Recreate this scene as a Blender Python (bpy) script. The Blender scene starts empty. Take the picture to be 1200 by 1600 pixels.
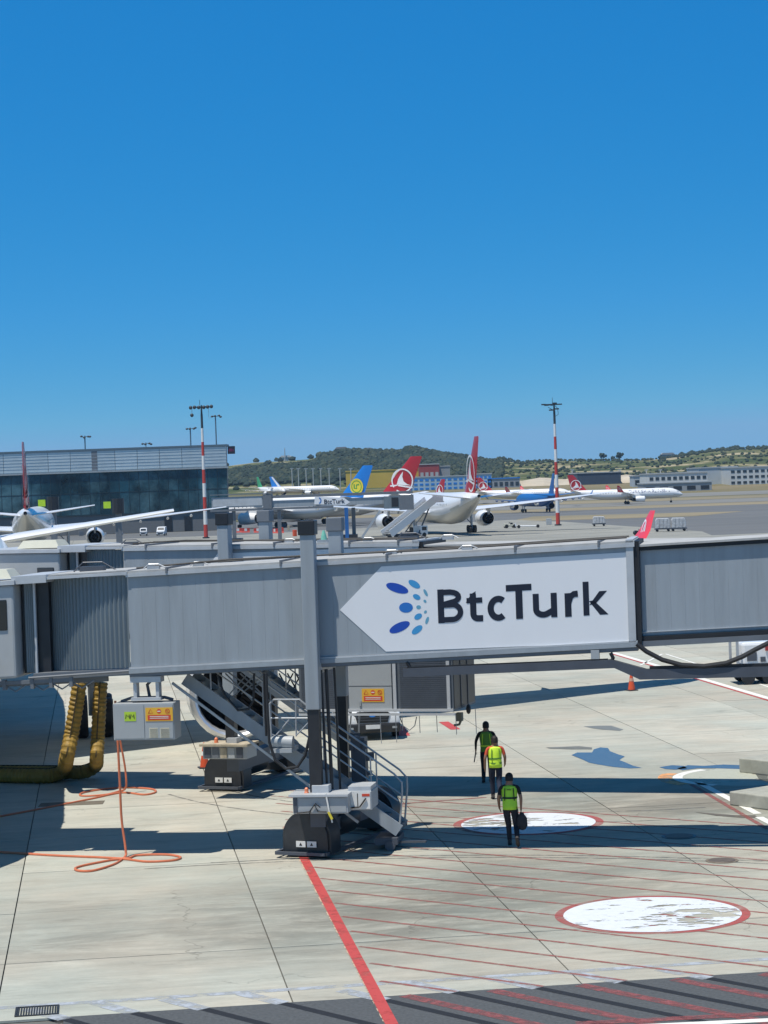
import bpy, bmesh, math, random
from mathutils import Vector, Matrix
random.seed(7)
HAZE = 0.00006
R = math.radians
C = bpy.context.scene.collection
SC = bpy.context.scene

# ---------------------------------------------------------------- camera
FOC, HC, PITCH, ROLL = 3500.0, 8.8, math.atan(50/3500.0), R(2.0)
Fv = Vector((0, math.cos(PITCH), -math.sin(PITCH)))
R0 = Vector((1, 0, 0)); U0 = R0.cross(Fv)
Rv = math.cos(ROLL)*R0 - math.sin(ROLL)*U0
Uv = Rv.cross(Fv)
cam = bpy.data.cameras.new('camera'); camo = bpy.data.objects.new('camera', cam); C.objects.link(camo)
cam.sensor_fit = 'HORIZONTAL'; cam.sensor_width = 36; cam.lens = 36*FOC/1200
cam.clip_start = 1; cam.clip_end = 30000
M = Matrix((Rv, Uv, -Fv)).transposed().to_4x4(); M.translation = (0, 0, HC)
camo.matrix_world = M
SC.camera = camo

# ---------------------------------------------------------------- sky, sun, exposure
SUN = Vector((-0.25, -0.22, 1.0)).normalized()
w = bpy.data.worlds.new('World'); SC.world = w; w.use_nodes = True
nt = w.node_tree; nt.nodes.clear()
out = nt.nodes.new('ShaderNodeOutputWorld'); bg = nt.nodes.new('ShaderNodeBackground')
sky = nt.nodes.new('ShaderNodeTexSky'); sky.sky_type = 'NISHITA'; sky.sun_disc = False
sky.sun_elevation = math.asin(SUN.z); sky.sun_rotation = math.atan2(SUN.x, SUN.y)
sky.air_density = 1.0; sky.dust_density = 0.2; sky.ozone_density = 3.5
tc = nt.nodes.new('ShaderNodeTexCoord'); sep = nt.nodes.new('ShaderNodeSeparateXYZ'); cmb = nt.nodes.new('ShaderNodeCombineXYZ')
mz = nt.nodes.new('ShaderNodeMath'); mz.operation = 'MULTIPLY_ADD'; mz.inputs[1].default_value = 2.4; mz.inputs[2].default_value = 0.09
nt.links.new(tc.outputs['Generated'], sep.inputs[0])
nt.links.new(sep.outputs[0], cmb.inputs[0]); nt.links.new(sep.outputs[1], cmb.inputs[1])
nt.links.new(sep.outputs[2], mz.inputs[0]); nt.links.new(mz.outputs[0], cmb.inputs[2])
nrm = nt.nodes.new('ShaderNodeVectorMath'); nrm.operation = 'NORMALIZE'
nt.links.new(cmb.outputs[0], nrm.inputs[0]); nt.links.new(nrm.outputs[0], sky.inputs[0])
spl = nt.nodes.new('ShaderNodeSeparateColor'); cmc = nt.nodes.new('ShaderNodeCombineColor'); nt.links.new(sky.outputs[0], spl.inputs[0])
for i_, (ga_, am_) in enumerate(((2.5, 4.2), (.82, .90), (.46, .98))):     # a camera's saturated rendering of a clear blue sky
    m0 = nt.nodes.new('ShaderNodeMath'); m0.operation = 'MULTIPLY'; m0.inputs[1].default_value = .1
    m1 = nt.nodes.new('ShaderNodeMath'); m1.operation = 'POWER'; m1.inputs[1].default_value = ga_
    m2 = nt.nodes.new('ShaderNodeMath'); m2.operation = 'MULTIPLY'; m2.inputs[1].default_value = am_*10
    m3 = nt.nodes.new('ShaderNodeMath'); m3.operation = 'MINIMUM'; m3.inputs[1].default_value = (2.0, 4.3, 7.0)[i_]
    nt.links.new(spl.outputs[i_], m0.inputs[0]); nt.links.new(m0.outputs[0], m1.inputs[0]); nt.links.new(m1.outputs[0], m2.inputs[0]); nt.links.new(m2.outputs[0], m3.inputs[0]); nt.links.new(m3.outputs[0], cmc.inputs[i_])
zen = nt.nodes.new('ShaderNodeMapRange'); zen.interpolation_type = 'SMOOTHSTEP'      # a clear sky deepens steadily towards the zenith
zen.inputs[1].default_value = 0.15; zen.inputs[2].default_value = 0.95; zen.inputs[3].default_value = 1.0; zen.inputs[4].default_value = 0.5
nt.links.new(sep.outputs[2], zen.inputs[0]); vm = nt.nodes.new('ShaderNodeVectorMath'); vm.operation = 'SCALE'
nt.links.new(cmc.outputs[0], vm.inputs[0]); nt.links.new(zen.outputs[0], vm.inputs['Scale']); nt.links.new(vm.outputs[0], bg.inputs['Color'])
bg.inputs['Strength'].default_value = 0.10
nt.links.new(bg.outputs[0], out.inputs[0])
sd = bpy.data.lights.new('sun', 'SUN'); so = bpy.data.objects.new('sun', sd); C.objects.link(so)
sd.energy = 5.0; sd.angle = R(0.53); sd.color = (1.0, 0.95, 0.86)
so.rotation_euler = SUN.to_track_quat('Z', 'Y').to_euler()
SC.view_settings.view_transform = 'Standard'; SC.view_settings.look = 'None'
SC.view_settings.exposure = 0.0; SC.view_settings.gamma = 1.0; SC.view_settings.use_curve_mapping = False
SC.render.engine = 'CYCLES'
SC.cycles.max_bounces = 6; SC.cycles.volume_bounces = 0

# ---------------------------------------------------------------- ground profile and pixel helpers
PROF = [(-200, 0), (150, 0), (854, -3.6), (1000, -3.6), (1400, 3.0), (1700, 4.5), (9000, 4.5)]
def gz(Y):
    for (a, za), (b, zb) in zip(PROF, PROF[1:]):
        if Y <= b: return za + (zb-za)*(Y-a)/(b-a)
    return PROF[-1][1]
def ray(px, py): return Fv + (px-600)/FOC*Rv + (800-py)/FOC*Uv
def at(px, py, Y):
    d = ray(px, py); t = Y/d.y
    return Vector((d.x*t, Y, HC + d.z*t))
def gnd(px, py, dz=0.0):
    """the point of the ground seen at a pixel"""
    d = ray(px, py); lo = 20.0
    Y = lo
    while Y < 4000:
        if HC + d.z*Y/d.y <= gz(Y)+dz: break
        Y *= 1.003
    a, b = Y/1.003, Y
    for _ in range(20):
        m = (a+b)/2
        if HC + d.z*m/d.y <= gz(m)+dz: b = m
        else: a = m
    return Vector((d.x*b/d.y, b, gz(b)+dz))
class Frame:
    """a thing's own axes: origin and turn about z"""
    def __init__(s, o, rz): s.o = Vector(o); s.rz = rz; s.inv = (Matrix.Translation(s.o) @ Matrix.Rotation(rz, 4, 'Z')).inverted()
    def on(s, px, py, y=0.0):
        o = s.inv @ Vector((0, 0, HC)); d = s.inv.to_3x3() @ ray(px, py)
        t = (y - o.y)/d.y
        return o + d*t
    def gnd(s, px, py, z=0.0):
        o = s.inv @ Vector((0, 0, HC)); d = s.inv.to_3x3() @ ray(px, py)
        t = (z - o.z)/d.z
        return o + d*t

# ---------------------------------------------------------------- materials
MATS = {}
def mat(name, col, rough=0.6, metal=0.0, var=0.12, scale=3.0, bump=0.0, spec=0.5, dirt_refl=None, dirt_refl_amt=0.0, rand=0.0, stretch=None, emit=None, coat=0.0):
    if name in MATS: return MATS[name]
    m = bpy.data.materials.new(name); m.use_nodes = True; n = m.node_tree.nodes; l = m.node_tree.links
    b = n['Principled BSDF']; b.inputs['Roughness'].default_value = rough; b.inputs['Metallic'].default_value = metal
    b.inputs['Specular IOR Level'].default_value = spec
    if coat: b.inputs['Coat Weight'].default_value = coat
    geo = n.new('ShaderNodeNewGeometry'); src = geo.outputs['Position']
    if stretch:
        mp = n.new('ShaderNodeMapping'); mp.inputs['Scale'].default_value = stretch; l.new(src, mp.inputs[0]); src = mp.outputs[0]
    no = n.new('ShaderNodeTexNoise'); no.inputs['Scale'].default_value = scale; no.inputs['Detail'].default_value = 5; no.inputs['Roughness'].default_value = 0.6
    l.new(src, no.inputs['Vector'])
    hv = n.new('ShaderNodeHueSaturation'); hv.inputs['Color'].default_value = (*col, 1)
    mr = n.new('ShaderNodeMapRange'); mr.inputs[1].default_value = 0.3; mr.inputs[2].default_value = 0.7
    mr.inputs[3].default_value = 1-var; mr.inputs[4].default_value = 1+var
    l.new(no.outputs[0], mr.inputs[0])
    val = mr.outputs[0]
    if rand:
        oi = n.new('ShaderNodeObjectInfo'); r2 = n.new('ShaderNodeMapRange'); r2.inputs[3].default_value = 1-rand; r2.inputs[4].default_value = 1+rand
        l.new(oi.outputs['Random'], r2.inputs[0]); mu = n.new('ShaderNodeMath'); mu.operation = 'MULTIPLY'
        l.new(val, mu.inputs[0]); l.new(r2.outputs[0], mu.inputs[1]); val = mu.outputs[0]
    l.new(val, hv.inputs['Value']); colr = hv.outputs[0]
    if dirt_refl:  # noise patches: dirt, and the painted reflections of the facade glass
        n2 = n.new('ShaderNodeTexNoise'); n2.inputs['Scale'].default_value = scale*0.35; n2.inputs['Detail'].default_value = 8; n2.inputs['Roughness'].default_value = 0.7
        l.new(src, n2.inputs['Vector'])
        m2 = n.new('ShaderNodeMapRange'); m2.inputs[1].default_value = 0.48; m2.inputs[2].default_value = 0.75; m2.inputs[3].default_value = 0; m2.inputs[4].default_value = dirt_refl_amt
        l.new(n2.outputs[0], m2.inputs[0])
        mx = n.new('ShaderNodeMix'); mx.data_type = 'RGBA'; l.new(m2.outputs[0], mx.inputs[0]); l.new(colr, mx.inputs[6]); mx.inputs[7].default_value = (*dirt_refl, 1); colr = mx.outputs[2]
    l.new(colr, b.inputs['Base Color'])
    if bump:
        bp = n.new('ShaderNodeBump'); bp.inputs['Strength'].default_value = bump; bp.inputs['Distance'].default_value = 0.02
        l.new(no.outputs[0], bp.inputs['Height']); l.new(bp.outputs[0], b.inputs['Normal'])
    MATS[name] = m; return m
def paint_worn(name, col, thr=0.55, under=None, scale=2.0, stretch=(1, 1, 1), soft=0.03, rough=0.7, lo=0.0, worn_at=None):
    """paint that has flaked: where the noise passes thr the ground shows through"""
    if name in MATS: return MATS[name]
    m = mat(name, col, rough, var=0.06, scale=6)
    n = m.node_tree.nodes; l = m.node_tree.links; b = n['Principled BSDF']
    geo = n.new('ShaderNodeNewGeometry'); mp = n.new('ShaderNodeMapping'); mp.inputs['Scale'].default_value = stretch
    mp.inputs['Rotation'].default_value = (0, 0, R(-7.3))
    l.new(geo.outputs['Position'], mp.inputs[0])
    no = n.new('ShaderNodeTexNoise'); no.inputs['Scale'].default_value = scale; no.inputs['Detail'].default_value = 9; no.inputs['Roughness'].default_value = 0.65
    l.new(mp.outputs[0], no.inputs['Vector'])
    mr = n.new('ShaderNodeMapRange'); mr.inputs[1].default_value = thr-soft; mr.inputs[2].default_value = thr+soft
    mr.inputs[3].default_value = 1.0; mr.inputs[4].default_value = lo
    src = no.outputs[0]
    if worn_at:
        cx, cy, rr, amt = worn_at
        vd = n.new('ShaderNodeVectorMath'); vd.operation = 'DISTANCE'; vd.inputs[1].default_value = (cx, cy, 0); l.new(geo.outputs['Position'], vd.inputs[0])
        m4 = n.new('ShaderNodeMapRange'); m4.inputs[1].default_value = 0; m4.inputs[2].default_value = rr; m4.inputs[3].default_value = amt; m4.inputs[4].default_value = 0
        l.new(vd.outputs['Value'], m4.inputs[0]); ad = n.new('ShaderNodeMath'); l.new(src, ad.inputs[0]); l.new(m4.outputs[0], ad.inputs[1]); src = ad.outputs[0]
    l.new(src, mr.inputs[0]); l.new(mr.outputs[0], b.inputs['Alpha'])
    return m

K = dict(
 grey=mat('bridge_grey', (0.31, 0.345, 0.375), 0.42, 0.0, 0.08, 1.2, dirt_refl=(0.20, 0.21, 0.215), dirt_refl_amt=0.5, rand=0.012, stretch=(3, 3, .25)),
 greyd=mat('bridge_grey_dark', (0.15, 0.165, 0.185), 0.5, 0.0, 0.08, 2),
 greyl=mat('bridge_trim_light', (0.50, 0.52, 0.54), 0.4, 0.1, 0.06, 2, dirt_refl=(0.3, 0.3, 0.3), dirt_refl_amt=0.4),
 roof=mat('bridge_roof', (0.42, 0.42, 0.41), 0.7, 0.0, 0.1, 2, dirt_refl=(0.22, 0.2, 0.18), dirt_refl_amt=0.5),
 beam=mat('steel_beam_dark', (0.085, 0.095, 0.115), 0.5, 0.2, 0.1, 2),
 black=mat('black_rubber', (0.016, 0.017, 0.02), 0.55, 0.0, 0.2, 3),
 blackp=mat('black_paint', (0.022, 0.023, 0.027), 0.4, 0.0, 0.2, 3),
 hood=mat('wheel_guard_black', (0.022, 0.024, 0.028), 0.45, 0.0, 0.2, 3, dirt_refl=(0.1, 0.1, 0.1), dirt_refl_amt=0.3),
 white=mat('sign_white', (0.78, 0.79, 0.81), 0.5, 0.0, 0.015, 1, dirt_refl=(0.6, 0.6, 0.6), dirt_refl_amt=0.15, stretch=(1, 1, .2)),
 navy=mat('lettering_navy', (0.008, 0.012, 0.028), 0.5, var=0.02),
 galv=mat('galvanised_steel', (0.42, 0.44, 0.46), 0.45, 0.4, 0.1, 5),
 box=mat('cabinet_grey', (0.36, 0.38, 0.39), 0.45, 0.0, 0.04, 2),
 boxl=mat('cabinet_light', (0.40, 0.42, 0.43), 0.5, 0.0, 0.05, 2, dirt_refl=(0.35, 0.34, 0.3), dirt_refl_amt=0.4),
 mesh=mat('mesh_panel', (0.12, 0.14, 0.165), 0.5, 0.2, 0.1, 2),
 beige=mat('beige_enamel', (0.56, 0.55, 0.45), 0.5, 0.0, 0.05, 2),
 corr=mat('curtain_slats', (0.20, 0.24, 0.265), 0.38, 0.3, 0.1, 2.5, dirt_refl=(0.2, 0.19, 0.16), dirt_refl_amt=0.35, stretch=(1, 1, .3)),
 glass=mat('dark_glass', (0.02, 0.028, 0.035), 0.08, 0.0, 0.1, 1, spec=0.8),
 yellow=mat('duct_yellow', (0.30, 0.185, 0.03), 0.6, 0.0, 0.18, 3, dirt_refl=(0.12, 0.08, 0.03), dirt_refl_amt=0.5),
 orange=mat('cable_orange', (0.60, 0.17, 0.08), 0.5, 0.0, 0.1, 3),
 cone=mat('cone_orange', (0.65, 0.09, 0.03), 0.5, 0.0, 0.1, 3),
 refl=mat('reflective_white', (0.75, 0.74, 0.7), 0.5, 0.0, 0.05, 3),
 signo=mat('warning_yellow', (0.75, 0.42, 0.04), 0.5, var=0.03),
 signr=mat('warning_red', (0.62, 0.07, 0.03), 0.5, var=0.03),
 signg=mat('label_lime', (0.42, 0.60, 0.04), 0.5, var=0.05),
 lime=mat('vest_lime', (0.44, 0.80, 0.05), 0.7, var=0.06, scale=12),
 limey=mat('vest_yellow', (0.68, 0.98, 0.06), 0.7, var=0.06, scale=12),
 limed=mat('vest_green', (0.13, 0.30, 0.045), 0.8, var=0.08, scale=12),
 vtrim=mat('vest_trim', (0.015, 0.03, 0.02), 0.8),
 skin=mat('skin', (0.30, 0.16, 0.10), 0.6, var=0.05, scale=8),
 hair=mat('hair_dark', (0.012, 0.01, 0.009), 0.7, var=0.2, scale=20),
 shirtb=mat('shirt_black', (0.014, 0.014, 0.017), 0.9, var=0.15, scale=9),
 shirto=mat('shirt_orange', (0.55, 0.08, 0.04), 0.9, var=0.1, scale=9),
 trous=mat('trousers_dark', (0.016, 0.018, 0.026), 0.9, var=0.2, scale=9),
 jeans=mat('trousers_denim', (0.014, 0.02, 0.042), 0.9, var=0.2, scale=9),
 shoe=mat('shoe_dark', (0.03, 0.025, 0.025), 0.7, var=0.2, scale=9),
 acw=mat('aircraft_white', (0.80, 0.80, 0.80), 0.28, 0.0, 0.015, .6, coat=0.3),
 acdimb=mat('aircraft_belly_low_bounce', (0.26, 0.27, 0.29), 0.4, 0.0, 0.04, .6),  # unseen belly, darkened to cut the light it bounces into the ground shadow
 accream=mat('aircraft_belly', (0.62, 0.59, 0.52), 0.35, 0.0, 0.04, .6, coat=0.2),
 acwing=mat('aircraft_wing_grey', (0.62, 0.64, 0.66), 0.35, 0.0, 0.03, .6),
 red=mat('livery_red', (0.42, 0.022, 0.028), 0.35, 0.0, 0.04, .8, coat=0.2),
 redw=mat('winglet_red', (0.72, 0.05, 0.06), 0.35, 0.0, 0.03, .8),
 blue=mat('livery_blue', (0.02, 0.20, 0.62), 0.35, 0.0, 0.04, .8),
 blued=mat('livery_blue_body', (0.02, 0.12, 0.36), 0.35, 0.0, 0.04, .8),
 green=mat('livery_green', (0.05, 0.32, 0.14), 0.4, 0.0, 0.04, .8),
 ylw=mat('emblem_yellow', (0.72, 0.60, 0.05), 0.4, var=0.03),
 grn=mat('emblem_green', (0.08, 0.30, 0.06), 0.4, var=0.03),
 chrome=mat('inlet_lip_metal', (0.75, 0.76, 0.78), 0.38, .7, 0.03, 1),
 darkm=mat('engine_dark', (0.02, 0.02, 0.024), 0.45, 0.4, 0.2, 3),
 mastr=mat('mast_red', (0.50, 0.055, 0.04), 0.5, var=0.06),
 mastw=mat('mast_white', (0.72, 0.72, 0.70), 0.5, var=0.06),
 lampd=mat('lamp_housing', (0.05, 0.06, 0.07), 0.5, 0.3),
 louvre=mat('louvre_grey', (0.50, 0.57, 0.60), 0.4, 0.3, 0.06, .5, rand=0.06),
 curtain=mat('facade_glass', (0.008, 0.04, 0.058), 0.10, 0.0, 0.75, .22, spec=0.35, rand=0.45, dirt_refl=(.12, .24, .28), dirt_refl_amt=.9),  # pale blotches paint reflections into the glass colour
 mull=mat('facade_mullion', (0.03, 0.06, 0.075), 0.4, 0.4),
 wallg=mat('facade_base_grey', (0.15, 0.155, 0.16), 0.7, var=0.06),
 vanw=mat('van_white', (0.75, 0.76, 0.77), 0.3, coat=0.3, var=0.02),
 plate=mat('plate_white', (0.7, 0.7, 0.7), 0.5),
 tan=mat('tan_goods', (0.42, 0.36, 0.26), 0.8, var=0.3, scale=4),
 pal=mat('wrapped_goods', (0.45, 0.46, 0.47), 0.5, var=0.3, scale=3),
 beacon=mat('beacon_orange', (0.75, 0.22, 0.10), 0.35),
 conc=mat('concrete_block', (0.36, 0.36, 0.31), 0.85, 0.0, 0.10, 4, bump=0.3, dirt_refl=(0.18, 0.18, 0.15), dirt_refl_amt=0.5),
)

# ---------------------------------------------------------------- mesh builder
class MB:
    def __init__(s): s.v = []; s.f = []; s.m = []; s.mats = []; s.cur = 0
    def use(s, m):
        if m not in s.mats: s.mats.append(m)
        s.cur = s.mats.index(m); return s
    def add(s, vs, fs):
        o = len(s.v); s.v += [tuple(p) for p in vs]; s.f += [tuple(i+o for i in f) for f in fs]; s.m += [s.cur]*len(fs); return s
    def hexa(s, p):
        return s.add(p, [(0, 3, 2, 1), (4, 5, 6, 7), (0, 1, 5, 4), (1, 2, 6, 5), (2, 3, 7, 6), (3, 0, 4, 7)])
    def box(s, x0, x1, y0, y1, z0, z1, sl=0.0):
        if x1 < x0: x0, x1 = x1, x0
        if y1 < y0: y0, y1 = y1, y0
        if z1 < z0: z0, z1 = z1, z0
        a, b = sl*x0, sl*x1
        return s.hexa([(x0, y0, z0+a), (x1, y0, z0+b), (x1, y1, z0+b), (x0, y1, z0+a), (x0, y0, z1+a), (x1, y0, z1+b), (x1, y1, z1+b), (x0, y1, z1+a)])
    def cbox(s, c, sz, rz=0.0):
        ca, sa = math.cos(rz), math.sin(rz); q = []
        for dz in (-.5, .5):
            for dx, dy in ((-.5, -.5), (.5, -.5), (.5, .5), (-.5, .5)):
                x, y = dx*sz[0], dy*sz[1]
                q.append((c[0]+x*ca-y*sa, c[1]+x*sa+y*ca, c[2]+dz*sz[2]))
        return s.hexa(q)
    def bar(s, p0, p1, w, h=None, up=(0, 0, 1)):
        h = h or w; p0 = Vector(p0); p1 = Vector(p1); d = (p1-p0).normalized(); u = Vector(up)
        if abs(d.dot(u)) > .99: u = Vector((0, 1, 0))
        r = d.cross(u).normalized()*w/2; u = r.cross(d).normalized()*h/2
        q = []
        for p in (p0, p1): q += [p-r-u, p+r-u, p+r+u, p-r+u]
        return s.hexa(q)
    def tube(s, pts, r, n=8, cap=True):
        pts = [Vector(p) for p in pts]; rings = []
        for i, p in enumerate(pts):
            t = ((pts[min(i+1, len(pts)-1)]-p).normalized() if i < len(pts)-1 else Vector((0, 0, 0))) + ((p-pts[i-1]).normalized() if i else Vector((0, 0, 0)))
            t.normalize()
            if i == 0:
                u = Vector((0, 0, 1)) if abs(t.z) < .9 else Vector((1, 0, 0))
            a = t.cross(u).normalized(); b = a.cross(t).normalized(); u = b
            rr = r[i] if isinstance(r, (list, tuple)) else r
            rings.append([p + (a*math.cos(k*2*math.pi/n) + b*math.sin(k*2*math.pi/n))*rr for k in range(n)])
        return s.loft(rings, cap)
    def loft(s, rings, cap=True, closed=True):
        n = len(rings[0]); vs = [p for r_ in rings for p in r_]; fs = []
        for i in range(len(rings)-1):
            for k in range(n if closed else n-1):
                k2 = (k+1) % n; fs.append((i*n+k, i*n+k2, (i+1)*n+k2, (i+1)*n+k))
        if cap: fs.append(tuple(range(n-1, -1, -1))); o = (len(rings)-1)*n; fs.append(tuple(range(o, o+n)))
        return s.add(vs, fs)
    def lathe(s, prof, org, axis, n=16, cap=False):
        org = Vector(org); ax = Vector(axis).normalized(); u = Vector((0, 0, 1)) if abs(ax.z) < .9 else Vector((1, 0, 0))
        a = ax.cross(u).normalized(); b = ax.cross(a).normalized()
        return s.loft([[org+ax*h + (a*math.cos(k*2*math.pi/n)+b*math.sin(k*2*math.pi/n))*r_ for k in range(n)] for h, r_ in prof], cap)
    def prism(s, poly, o, ax, ay, ext):
        """poly in the plane (o, ax, ay), pushed along ext"""
        o, ax, ay, ext = map(Vector, (o, ax, ay, ext)); n = len(poly)
        a = [o+ax*p[0]+ay*p[1] for p in poly]; b = [p+ext for p in a]
        return s.add(a+b, [tuple(range(n-1, -1, -1)), tuple(range(n, 2*n))] + [(k, (k+1) % n, n+(k+1) % n, n+k) for k in range(n)])
    def poly(s, pts): return s.add(pts, [tuple(range(len(pts)))])
    def ball(s, c, r_, n=10, m=6):
        if not isinstance(r_, (tuple, list)): r_ = (r_,)*3
        rings = []
        for j in range(m+1):
            t = math.pi*j/m; q = max(math.sin(t), 1e-3)
            rings.append([(c[0]+r_[0]*q*math.cos(k*2*math.pi/n), c[1]+r_[1]*q*math.sin(k*2*math.pi/n), c[2]-r_[2]*math.cos(t)) for k in range(n)])
        return s.loft(rings)
    def mesh(s, name, m=None):
        me = bpy.data.meshes.new(name); me.from_pydata(s.v, [], s.f)
        ms = s.mats or [m]
        for x in ms: me.materials.append(x)
        if s.mats: me.polygons.foreach_set('material_index', s.m)
        bm = bmesh.new(); bm.from_mesh(me); bmesh.ops.recalc_face_normals(bm, faces=bm.faces); bm.to_mesh(me); bm.free()
        return me
    def build(s, name, m=None, parent=None, smooth=False, loc=None, bevel=0.0, kind=None):
        me = s.mesh(name, m); o = bpy.data.objects.new(name, me); C.objects.link(o)
        if smooth:
            me.shade_smooth() if hasattr(me, 'shade_smooth') else None
            me.set_sharp_from_angle(angle=R(35))
        if parent: o.parent = parent
        if loc: o.location = loc
        if bevel:
            b = o.modifiers.new('bevel', 'BEVEL'); b.width = bevel; b.segments = 2; b.limit_method = 'ANGLE'
        if kind: o['kind'] = kind
        return o
def tag(o, label, cat, group=None):
    o['label'] = label; o['category'] = cat
    if group: o['group'] = group
    return o
def thing(name, label, cat, loc=(0, 0, 0), rz=0.0, group=None):
    o = bpy.data.objects.new(name, None); C.objects.link(o); o.location = loc; o.rotation_euler = (0, 0, rz); o.empty_display_size = .2
    return tag(o, label, cat, group)
def inst(name, me, parent, loc, rz=0.0, sc=None):
    o = bpy.data.objects.new(name, me); C.objects.link(o); o.parent = parent; o.location = loc; o.rotation_euler = (0, 0, rz)
    if sc: o.scale = sc
    return o
def clone(root, loc, rz, label=None):
    def rec(o, par):
        c = o.copy(); C.objects.link(c); c.parent = par
        for ch in KIDS.get(o, []): rec(ch, c)
        return c
    KIDS = {}
    for o in SC.objects:
        if o.parent: KIDS.setdefault(o.parent, []).append(o)
    c = rec(root, None); c.location = loc; c.rotation_euler = (0, 0, rz)
    if label: c['label'] = label
    return c

# ================================================================ SETTING: ground
def ground_mat():
    m = bpy.data.materials.new('airfield_ground'); m.use_nodes = True; n = m.node_tree.nodes; l = m.node_tree.links; b = n['Principled BSDF']
    b.inputs['Roughness'].default_value = .9; b.inputs['Specular IOR Level'].default_value = .1
    g = n.new('ShaderNodeNewGeometry'); no = n.new('ShaderNodeTexNoise'); no.inputs['Scale'].default_value = .012; no.inputs['Detail'].default_value = 8
    mp = n.new('ShaderNodeMapping'); mp.inputs['Scale'].default_value = (.35, 1, 1); l.new(g.outputs['Position'], mp.inputs[0]); l.new(mp.outputs[0], no.inputs['Vector'])
    cr = n.new('ShaderNodeValToRGB'); l.new(no.outputs[0], cr.inputs[0])
    e = cr.color_ramp.elements; e[0].position = .35; e[0].color = (.075, .085, .035, 1); e[1].position = .62; e[1].color = (.21, .175, .105, 1)
    x = e.new(.48); x.color = (.15, .135, .07, 1)
    l.new(cr.outputs[0], b.inputs['Base Color']); return m
GM = ground_mat()
# the one sheet that reaches the horizon (open grass and earth beyond the pavement)
gb = MB()
ys = [-150, 24, 80, 150, 300, 500, 700, 854, 925, 1000, 1080, 1160, 1240, 1320, 1400, 1550, 1700, 2600, 3900]
gb.loft([[(x, y, gz(y)-.10) for x in (-2900, -600, -120, 120, 600, 2900)] for y in ys], cap=False, closed=False)
g_ = gb.build('ground', GM); g_['kind'] = 'structure'

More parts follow.
